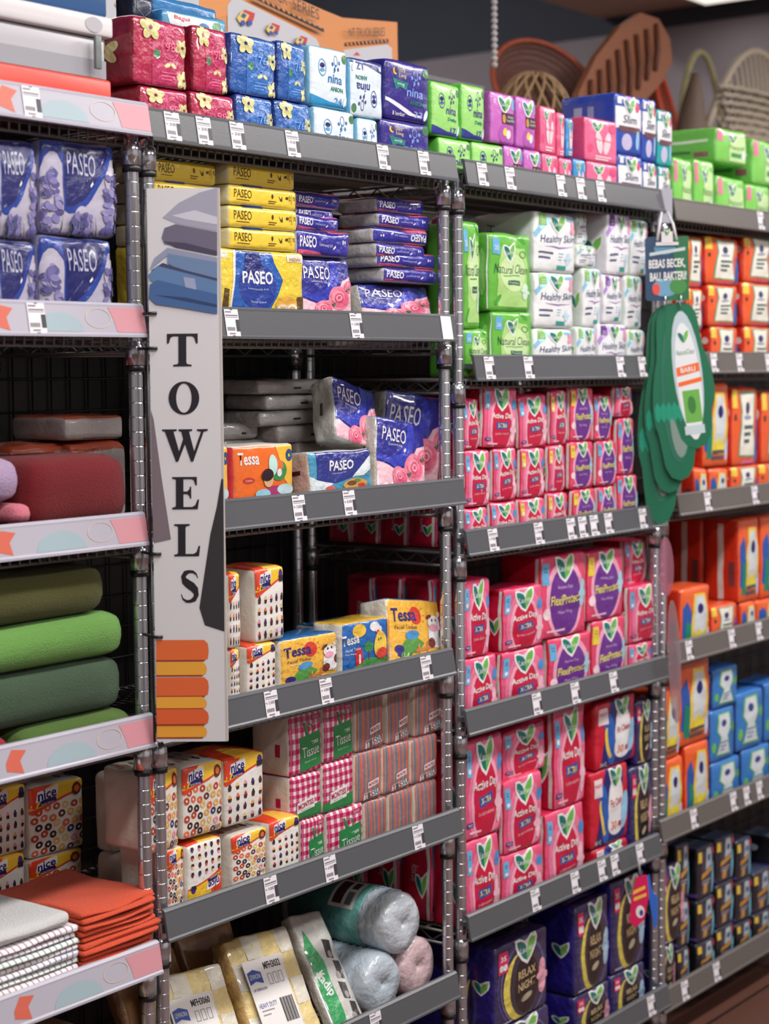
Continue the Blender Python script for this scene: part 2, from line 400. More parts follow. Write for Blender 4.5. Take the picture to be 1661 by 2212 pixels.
def A_relax(padc=(246, 170, 190), tagc=(226, 40, 100)):
    def f():
        it = [RING((120, 110, 150), .52, .45, .42, .5, .96, 26), RING((90, 84, 140), .5, .45, .46, .52, .97, 26), E((236, 214, 90), .47, .42, .33, .42), E((60, 52, 66), .55, .45, .31, .42), E((30, 24, 26), .55, .42, .22, .36)]
        it += padshape(padc, .86, .42, .13, .32, -6) + LF(.56, .84, .32, .28) + [T((206, 180, 130), 'RELAX', .55, .56, .32, .1, 0, 3, True), T((206, 180, 130), 'NIGHT', .55, .41, .32, .1, 0, 3, True), R(tagc, .06, .66, .22, .92), T(WHITE, '35', .14, .84, .09, .06, 0, 0, True), E(WHITE, .11, .73, .035, .04), E(WHITE, .17, .73, .035, .04), E((200, 190, 160), .55, .26, .1, .04, 15)]
        it += bars((180, 180, 210), .08, .06, .3, 1, .03, .02)
        return {'front': it, 'left': LF(.72, .5, .28, .14, False)}
    return f
def A_wing():
    it = [PG((32, 40, 120), (.1, 0), (.8, 0), (.9, .12), (.74, .5), (.84, .9), (.7, 1), (.36, 1), (.22, .6)), E((40, 100, 190), .32, .42, .13, .4, 8), E((246, 210, 80), .27, .38, .07, .24, 12), E((36, 96, 188), .31, .42, .06, .24, 12), E(WHITE, .62, .5, .2, .38), E((240, 240, 244), .62, .28, .22, .18)]
    it += LF(.62, .86, .28, .26) + [T((200, 40, 70), 'Fit Clean', .62, .54, .3, .1, 0, 4, True), T(ORA, '30', .56, .24, .14, .12, 0, 0, True), R(RED, .68, .2, .78, .27), E((150, 205, 240), .84, .4, .09, .25, -10), R((240, 220, 226), .06, .66, .26, .9), T((214, 40, 80), 'Malam', .16, .82, .16, .06, 0, 8), T(WHITE, '16+2', .16, .08, .14, .06)]
    return {'front': it, 'left': []}
def A_wave(c1=(244, 240, 226), c2=(54, 60, 120), c3=(250, 210, 70), c4=(40, 90, 180), c5=(240, 110, 170)):
    def f():
        it = [PG(c3, (.0, .74), (.16, .74), (.16, 1), (0, 1)), PG(c4, (.86, 0), (1, .08), (1, .55), (.86, .62)), PG(c5, (.3, 0), (.86, 0), (.8, .06), (.36, .06))]
        it += [PG((90, 160, 120), (.2, .12), (.86, .1), (.8, .36), (.74, .5), (.82, .76), (.84, .95), (.24, .95), (.3, .7), (.24, .5), (.2, .3)), PG(c1, (.23, .14), (.83, .13), (.77, .36), (.71, .5), (.78, .74), (.8, .92), (.28, .92), (.34, .7), (.28, .5), (.24, .3)), E(c2, .53, .74, .08, .08), E((150, 160, 190), .53, .62, .14, .03)]
        it += bars((70, 100, 100), .38, .52, .7, 3, .09, .05) + [R((40, 60, 60), .06, .58, .12, .66)]
        return {'front': it, 'left': [R((226, 214, 206), .42, .05, .58, .95), E((220, 214, 210), .8, .68, .1, .08), R((120, 60, 60), .72, .2, .88, .5)]}
    return f
def A_wave2():
    it = [PG((40, 90, 180), (.04, .2), (.3, .1), (.36, .5), (.2, .8), (.06, .7)), PG((16, 140, 110), (.1, .1), (.28, .1), (.3, .45), (.14, .5)), PG((250, 210, 70), (.28, .16), (.86, .14), (.9, .5), (.78, .88), (.42, .9), (.3, .55)), PG((214, 220, 226), (.38, .3), (.76, .26), (.82, .56), (.72, .84), (.48, .86), (.4, .6)), E(NAVY, .6, .66, .09, .08), PG((246, 226, 60), (.4, .28), (.55, .36), (.66, .28), (.78, .34), (.76, .2), (.44, .2))]
    it += bars((90, 80, 80), .3, .2, .84, 2, .07, .045) + [E((200, 210, 235), .86, .2, .06, .14, -15)]
    return {'front': it, 'left': [R((226, 214, 206), .42, .05, .58, .95), R((120, 60, 60), .72, .2, .88, .5)]}
def A_wblue():
    it = [PG((110, 200, 110), (.2, .12), (.8, .1), (.66, .46), (.8, .6), (.74, .92), (.28, .92), (.2, .6), (.36, .46)), PG((222, 230, 236), (.24, .15), (.76, .13), (.62, .46), (.76, .6), (.7, .89), (.32, .89), (.25, .6), (.4, .46)), E((40, 70, 140), .5, .72, .1, .07), E((110, 200, 80), .12, .3, .07, .1), E((110, 200, 80), .88, .6, .05, .1)] + bars((130, 160, 190), .36, .38, .66, 3, .07, .04)
    return {'front': it, 'left': [R((200, 205, 214), .1, .66, .9, .88), R((220, 120, 130), .35, .2, .7, .42)]}
def A_wblack():
    it = [PG((66, 64, 76), (.14, .1), (.86, .08), (.9, .9), (.24, .92)), PG((176, 190, 200), (.4, .55), (.8, .6), (.76, .94), (.5, .94)), E((60, 90, 140), .62, .76, .1, .07), R((236, 200, 70), .04, .72, .22, .92), PG((210, 150, 60), (.16, .4), (.8, .5), (.78, .58), (.2, .5)), PG((214, 160, 90), (.3, .1), (.5, .12), (.5, .3), (.3, .28)), E((110, 190, 220), .84, .36, .07, .3, -5), E((226, 50, 90), .9, .86, .06, .07)] + bars((190, 180, 190), .22, .36, .7, 2, .05, .02)
    return {'front': it, 'left': [PG((80, 60, 140), (0, .04), (1, .08), (1, .14), (0, .1)), E((170, 190, 210), .4, .6, .14, .1), R((70, 60, 50), .2, .15, .3, .45)]}
def A_paseo_long(ink=(90, 60, 20), c2=None, up=False):
    def f():
        it = [T(ink, 'PASEO', .19, .58, .24, .42, 0, 0)]
        it += bars(ink, .1, .28, .28, 1, .05, .03) + bars(ink, .56, .36, .68, 2, .1, .04) + [E(ink, .62, .6, .015, .12), PG(ink, (.71, .7), (.74, .4), (.77, .4), (.77, .66), (.745, .5)), T(ink, '2', .88, .58, .03, .22), E(ink, .84, .58, .025, .07), R(ink, .905, .3, .909, .75), T(ink, '70', .95, .58, .04, .2)]
        if c2: it = [T(WHITE, 'PASEO', .2, .52, .30, .46, .1, 0, True), T((220, 220, 240), 'Luxuriously Soft', .52, .46, .24, .16), PG(WHITE, (.66, .3), (.7, .42), (.69, .5), (.65, .36)), E(WHITE, .84, .6, .012, .1), E(WHITE, .88, .6, .012, .07)] + ([PG(c2, (.02, 0), (.5, 0), (.4, .16), (.02, .2))])
        if up: it = rot180(it)
        return {'front': it, 'left': [], 'top': [PG(c2, (0, 0), (1, 0), (1, 1), (0, 1)), PG(NAVY, (0, 0), (.6, 0), (.3, .5), (0, .6))] if c2 else [PG((40, 60, 150), (.2, 0), (.5, 0), (.5, .12), (.2, .12)), PG(BLUE, (.3, 0), (.5, 0), (.55, .6), (.3, .6))]}
    return f
def rose(cx, cy, s, k=1.0):
    it = [E((246, 130, 160), cx, cy, s, s * k), E((236, 96, 132), cx + .1 * s, cy - .05 * s * k, s * .8, s * .72 * k), E((250, 156, 178), cx - .12 * s, cy + .12 * s * k, s * .6, s * .5 * k), E((228, 70, 110), cx, cy, s * .42, s * .4 * k), RING((250, 170, 190), cx, cy, s * .3, s * .28 * k, .55)]
    return it
def A_rose():
    it = [PG((250, 196, 210), (0, 0), (1, 0), (1, .7), (.8, .62), (.62, .3), (.3, .22), (0, .3)), PG((48, 60, 190), (0, .34), (.34, .24), (.62, .36), (.76, .72), (.7, 1), (.62, 1), (.6, .72), (.44, .46), (.2, .38), (0, .44))] + rose(.72, .3, .2, 1.1) + rose(.42, .12, .16) + rose(.94, .5, .12) + [PG((60, 120, 70), (.56, .2), (.62, .14), (.66, .22)), PG((60, 120, 70), (.84, .44), (.9, .4), (.92, .48)), T(WHITE, 'PASEO', .34, .74, .5, .22, .12, 0), T((220, 220, 240), 'Luxuriously Soft', .36, .58, .28, .045), PG(WHITE, (.52, .5), (.56, .55), (.55, .58), (.51, .53))]
    return {'front': it, 'left': [R((60, 40, 40), .4, .4, .5, .6)]}
def A_yel_up():
    it = [PG((240, 236, 226), (.1, 0), (.13, 0), (.2, 1), (.17, 1)), PG((28, 92, 186), (.12, 0), (.56, .02), (.66, .3), (.72, .55), (.62, .82), (.6, .98), (.2, 1), (.16, .5)), E((30, 60, 160), .42, .42, .22, .38), PG((30, 40, 120), (.3, .95), (.46, .95), (.5, .6), (.26, .6)), T(WHITE, 'PASEO', .42, .56, .36, .2, .05, 0, True), T((200, 220, 240), 'Luxuriously Soft', .42, .38, .24, .04), T((200, 220, 240), 'facial tissue', .42, .18, .18, .035), R((236, 230, 214), .02, .84, .1, .97), R((236, 230, 214), .78, .84, .98, .96), T((210, 140, 50), 'NEW', .88, .88, .14, .05, 0, 0, True), E((244, 180, 70), .78, .14, .14, .14), RING((240, 226, 200), .72, .08, .07, .08, .5), RING((240, 226, 200), .84, .08, .07, .08, .5), PG((96, 70, 20), (.9, .02), (.98, .02), (.98, .3), (.9, .28)), PG((96, 70, 20), (.02, .02), (.09, .02), (.1, .36), (.05, .38))]
    return {'front': it, 'left': []}
def A_food():
    it = [PG((40, 50, 140), (.1, .3), (.36, .2), (.66, .3), (.8, .55), (1, .85), (1, 1), (.12, 1)), PG((222, 232, 236), (.0, .4), (.1, .3), (.36, .2), (.2, .0), (0, 0)), PG((226, 236, 240), (.66, .3), (.8, .55), (1, .85), (1, .5), (.84, .34)), E((214, 160, 70), .7, .14, .2, .13, 10), E((120, 70, 40), .64, .16, .08, .06), E((230, 60, 50), .8, .1, .06, .06), E((80, 150, 60), .74, .22, .05, .04), T(WHITE, 'PASEO', .5, .64, .38, .24, .15, 0, True), T((210, 220, 240), 'Luxuriously Soft', .46, .46, .22, .05), E((228, 90, 80), .3, .08, .08, .06)]
    return {'front': it, 'left': [R((90, 50, 40), .3, .46, .7, .56)], 'top': []}
def donut(cx, cy, s, c, k): return [RING(c, cx, cy, s, s * k, .4, 10)]
DC = [(206, 70, 40), (240, 150, 170), (246, 180, 80), (70, 40, 40), (60, 60, 130), (244, 110, 70), (246, 206, 120), (110, 60, 60)]
def A_nice(kind, upside=False):
    def f(k=1.0):
        r = random.Random(5); it = []
        if kind == 'donut':
            for j in range(6):
                for i in range(6):
                    it += donut(.09 + i * .16 + (j % 2) * .07, .07 + j * .118 + r.uniform(-.02, .02), .064, DC[r.randrange(8)], .8)
        else:
            for j in range(4):
                for i in range(5):
                    x, y = .12 + i * .19, .1 + j * .16; c = DC[(i * 3 + j) % 8]
                    it += [PG((70, 44, 50), (x - .03, y - .045), (x + .03, y - .045), (x + .042, y + .005), (x - .042, y + .005)), PG(c, (x - .045, y + .005), (x + .045, y + .005), (x + .012, y + .06), (x - .012, y + .06))]
        it += [PG((236, 66, 30), (0, .64), (.06, .62), (.3, .7), (1, .86), (1, 1), (0, 1)), PG((250, 200, 50), (.0, .68), (.3, .73), (1, .89), (1, 1), (.46, 1), (0, .84))]
        it += [PG((236, 66, 30), (0, .72), (.1, .7), (.14, .8), (.3, 1), (0, 1)), PG(NAVY, (.14, .72), (.48, .76), (.46, .82), (.2, .8)), PG((236, 232, 240), (.1, .78), (.5, .84), (.52, .97), (.14, .92)), T(NAVY, 'nice', .31, .875, .34, .13, .15, 6, True), T((220, 220, 240), 'facial tissue', .3, .755, .24, .03, 0, 4)]
        if kind == 'donut': it += [RING((110, 50, 30), .84, .86, .09, .09, .35, 14), E((236, 110, 60), .84, .86, .05, .05), T((40, 50, 120), '200', .84, .08, .14, .05)]
        else: it += [E((70, 50, 130), .86, .9, .06, .06), PG((50, 36, 60), (.8, .8), (.92, .8), (.94, .88), (.78, .88))]
        if upside: it = rot180(it)
        top = [PG((236, 66, 30), (0, 0), (1, 0), (1, .6), (.6, .8), (0, .5)), PG((250, 190, 60), (.3, 0), (.9, 0), (.7, .4), (.4, .5))] if kind == 'cup' else [RING(DC[i % 8], .1 + (i % 5) * .2, .3 + (i // 5) * .35, .05, .09, .4, 10) for i in range(10)]
        return {'front': it, 'left': [], 'top': top}
    return f
def A_ging(full=True):
    def f():
        n, m_ = 6, 6; it = []
        for j in range(m_): it.append(R((222, 96, 140), 0, (j + .1) / m_, 1, (j + .55) / m_))
        for i in range(n):
            x0, x1 = (i + .1) / n, (i + .58) / n; it.append(R((222, 96, 140), x0, 0, x1, 1))
        for i in range(n):
            x0, x1 = (i + .1) / n, (i + .58) / n
            for j in range(m_): it.append(R((186, 16, 78), x0, (j + .1) / m_, x1, (j + .55) / m_))
        G = (44, 140, 76)
        if full:
            it += [R((196, 30, 84), .66, .84, .9, .92), T((240, 200, 215), '200', .78, .88, .18, .05), PG(G, (.32, .04), (.94, .1), (.9, .66), (.3, .6)), RING(G, .6, .7, .1, .1, .8, 12), PG(G, (.5, .62), (.42, .82), (.46, .83), (.56, .64)), T(WHITE, 'Tissue', .62, .36, .5, .17, 0, 6), T(WHITE, 'TISS', .74, .49, .2, .055, 0, 6, True), T((190, 226, 200), 'facial tissue', .62, .2, .36, .03, 0, 6)]
        else:
            it += [PG(G, (0, 0), (1, 0), (1, .32), (0, .2)), PG(WHITE, (.2, .16), (.74, .24), (.74, .5), (.2, .4)), T((190, 20, 70), 'MONTISS', .47, .34, .48, .13, 0, 8, True), T((120, 120, 120), 'facial tissue', .47, .24, .3, .03, 0, 8)]
        return {'front': it, 'left': [R((190, 20, 70), .66, .3, .78, .5)], 'top': [R((206, 50, 104), (i + .1) / n, 0, (i + .58) / n, 1) for i in range(n)]}
    return f
def A_stripe(word=True, dense=False):
    def f():
        cs = [(240, 100, 44), (70, 150, 165), (196, 84, 130), (150, 150, 150), (236, 92, 50), (56, 140, 156), (150, 90, 120), (214, 120, 90)]; it = []
        n = 24
        for i in range(n): it.append(R(cs[(i * 3) % 8], i / n + .002, 0, (i + .82) / n, 1))
        if word: it += [PG((232, 228, 226), (.3, .03), (1, .12), (1, .25), (.3, .16))] + [T(c, l, .38 + i * .11, .10 + i * .018, .1, .12, 0, 8, True) for i, (l, c) in enumerate(zip('TISSUE', [(200, 30, 50), (90, 90, 90), (200, 60, 80), (40, 150, 140), (60, 70, 140), (230, 110, 50)]))] + [PG(WHITE, (.45, .26), (.85, .32), (.85, .44), (.45, .38)), T((200, 40, 80), 'MONTISS', .65, .35, .34, .07, 0, 8, True)]
        return {'front': it, 'left': [], 'top': [R(cs[(i * 3) % 8], i / n + .002, 0, (i + .82) / n, 1) for i in range(n)]}
    return f
def cow(cx, cy, s):
    return [E(WHITE, cx, cy, .13 * s, .2 * s), E((120, 40, 40), cx - .08 * s, cy - .12 * s, .06 * s, .08 * s), E((120, 40, 40), cx + .1 * s, cy + .02 * s, .05 * s, .09 * s), E(WHITE, cx - .02 * s, cy + .2 * s, .1 * s, .12 * s), E((244, 160, 190), cx - .03 * s, cy + .12 * s, .07 * s, .06 * s), E(BLACK, cx - .05 * s, cy + .24 * s, .012 * s, .025 * s), E(BLACK, cx + .01 * s, cy + .25 * s, .012 * s, .025 * s), E((120, 40, 40), cx - .1 * s, cy + .3 * s, .05 * s, .03 * s, 30), E((240, 220, 190), cx + .06 * s, cy + .34 * s, .03 * s, .05 * s, -20)]
def sun(c, cx, cy, s):
    it = [E(c, cx, cy, .12 * s, .18 * s)]
    for i in range(12):
        a = math.radians(30 * i); x, y = math.cos(a), 1.5 * math.sin(a)
        it.append(PG(c, (cx + .14 * s * x, cy + .14 * s * y), (cx + .19 * s * x + .005, cy + .19 * s * y), (cx + .19 * s * x, cy + .19 * s * y + .012), (cx + .14 * s * x, cy + .14 * s * y + .01)))
    return it
def A_tessa(v):
    def f():
        if v == 'y':
            it = [PG((90, 160, 70), (.1, 0), (.5, .02), (.62, .2), (.42, .38), (.24, .22)), E((70, 150, 210), .4, .34, .14, .08, 20)] + sun((226, 60, 40), .5, .7, .9) + [PG((232, 140, 80), (.46, .02), (.74, .1), (.74, .16), (.46, .08)), PG((232, 140, 80), (.5, .0), (.53, .0), (.53, .2), (.5, .18)), PG((232, 140, 80), (.66, .04), (.69, .04), (.69, .24), (.66, .22))] + cow(.86, .34, 1.15)
            it += [T((52, 40, 130), 'Tessa', .28, .7, .46, .24, 0, 2, True), T((90, 50, 60), 'Facial Tissue', .3, .48, .4, .07, .15, 2), T(WHITE, 'Tisu Wajah', .22, .39, .2, .04), E((60, 50, 140), .14, .08, .08, .07), T(WHITE, '50', .92, .1, .05, .06)]
        elif v == 'b':
            it = [PG((80, 160, 80), (.1, 0), (1, 0), (1, .1), (.5, .2)), E((250, 200, 60), .34, .8, .14, .14), PG((210, 40, 50), (.24, .06), (.4, .1), (.38, .38), (.3, .48), (.22, .34)), R(WHITE, .3, .1, .34, .3), E((60, 150, 90), .52, .44, .09, .12), R((110, 70, 50), .51, .14, .53, .36), E(WHITE, .66, .84, .1, .1), E(WHITE, .74, .76, .07, .08), E((226, 40, 50), .72, .68, .04, .08), E((250, 210, 70), .76, .42, .14, .3), E((236, 70, 50), .78, .24, .12, .12), E(BLACK, .72, .54, .012, .03), E(BLACK, .77, .55, .012, .03), PG((240, 150, 60), (.92, 0), (1, 0), (1, 1), (.92, 1)), T(WHITE, 'Tessa', .16, .64, .34, .22, 0, 3, True), T(WHITE, 'Facial Tissue', .2, .42, .3, .06, .15, 3), T(WHITE, 'Tisu Wajah', .14, .32, .2, .04)]
        else:
            it = [PG((248, 190, 60), (.7, 1), (1, 1), (1, .1), (.84, .3)), E((60, 150, 80), .74, .5, .13, .2), E((236, 110, 60), .72, .6, .09, .12), E((190, 230, 220), .64, .62, .07, .2), E(WHITE, .74, .46, .04, .08), E((226, 180, 130), .56, .34, .08, .14), E((50, 30, 40), .54, .44, .1, .12), E((170, 50, 110), .66, .12, .14, .1), E((150, 205, 226), .46, .08, .12, .1), E((190, 220, 226), .84, .14, .14, .1), RING((40, 80, 130), .92, .78, .06, .12, .3, 14), T(WHITE, 'Tessa', .24, .76, .34, .24, 0, 0, True), E((200, 60, 50), .24, .36, .1, .06), T((250, 220, 200), 'halal', .24, .36, .1, .03)]
        return {'front': it, 'left': [E((60, 80, 60), .4, .6, .3, .1)] if v == 'o' else []}
    return f
def A_lav():
    cur = [(.34 + .58 * i / 14, .26 + .66 * (i / 14) ** 2.1) for i in range(15)]
    it = [R((28, 60, 140), 0, .86, 1, 1), PG((34, 64, 160), *([(.28, 1), (.28, .27)] + [(x - .0, y - .02) for x, y in cur] + [(.97, 1)])), PG((26, 30, 104), *([(.3, .98), (.3, .30)] + [(x - .03, y + .05) for x, y in cur] + [(.85, .98)])), PG((34, 64, 160), (0, 1), (.0, .62), (.06, .8), (.14, .88), (.22, .84), (.28, .74), (.28, 1))]
    it += [T((186, 188, 208), 'PASEO', .52, .76, .36, .24, 0, 0), PG(WHITE, (.62, .52), (.66, .56), (.65, .59), (.61, .54))]
    r = random.Random(4)
    for cx in (.12, .5, .92):
        it.append(E((190, 184, 204), cx, .62 if cx != .5 else .16, .11, .16))
        for i in range(44):
            y = r.uniform(.0, .66 if cx != .5 else .22); c = r.choice([(110, 104, 166), (134, 126, 184), (88, 84, 144), (150, 142, 190)])
            it.append(E(c, cx + r.uniform(-.13, .13) * (1 - y * .6), y, .035, .05, r.uniform(0, 180)))
    for i in range(6): it.append(PG((60, 84, 76), (.24 + i * .09, 0), (.26 + i * .09, 0), (.27 + i * .08, .22)))
    return {'front': it, 'left': []}
def A_lau(c2, dark=(60, 40, 60), kind=0):
    def f():
        if kind == 0: it = [E(c2, .6, .2, .3, .2)] + LF(.55, .78, .42, .28) + [R(dark, .42, .4, 1, .62), E((210, 150, 60), .5, .5, .07, .09), T(WHITE, 'Extra', .78, .55, .24, .05), T(WHITE, 'Long Wide', .78, .47, .34, .06), E((250, 220, 90), .56, .24, .09, .08), E(WHITE, .7, .2, .1, .09, 30), R(SKY, .82, .7, .97, .9), R((220, 160, 226), .1, .76, .2, .86)]
        elif kind == 1: it = LF(.36, .8, .28, .22) + [E((250, 214, 224), .4, .45, .1, .26, 12), E((250, 214, 224), .66, .45, .1, .26, -12), T((236, 60, 110), 'Pantyliner', .55, .5, .5, .08, .1), E(c2, .84, .8, .12, .1), E(c2, .14, .3, .08, .1)] + bars((252, 220, 226), .3, .14, .8, 2, .06, .03)
        else: it = [R((236, 236, 240), 0, .42, 1, .78), E((170, 120, 200), .5, .86, .24, .12), E((226, 60, 110), .78, .8, .08, .08)] + LF(.5, .8, .36, .26) + [T((40, 50, 90), 'Slim', .5, .58, .5, .14, .2), R((110, 70, 80), .1, .36, .9, .46), E((200, 190, 226), .4, .2, .2, .14), E((150, 200, 236), .8, .25, .07, .16), R(WHITE, .06, .82, .2, .94)]
        return {'front': it, 'left': LF(.3, .4, .36, .24, False) if kind < 2 else [R((160, 170, 205), .25, .1, .4, .8), R((140, 152, 200), .5, .1, .62, .8)]}
    return f
def A_lgreen():
    it = [PG((200, 240, 160), (.4, .1), (.96, .1), (.9, .8), (.5, .84), (.36, .5)), R((236, 130, 160), .02, .62, .16, .95)] + LF(.5, .74, .24, .24) + [T((40, 120, 60), 'Natural', .62, .5, .5, .12, .1), R((60, 160, 80), .44, .22, .8, .34), E((226, 240, 226), .86, .3, .07, .14)]
    return {'front': it, 'left': [R((226, 240, 220), .15, .6, .9, .68), R((60, 130, 60), .2, .3, .7, .38), R((160, 90, 110), .74, .2, .9, .34)]}
def A_wipe():
    it = [PG((236, 242, 246), (.12, 0), (1, 0), (.84, .8), (.06, .86)), T((226, 40, 60), 'Bagus', .28, .62, .24, .3, .1, 0, True), E((120, 170, 130), .82, .5, .07, .3), E((90, 150, 200), .62, .4, .08, .2)]
    return {'front': it, 'left': []}
NA = (lambda: {'front': [], 'left': []})
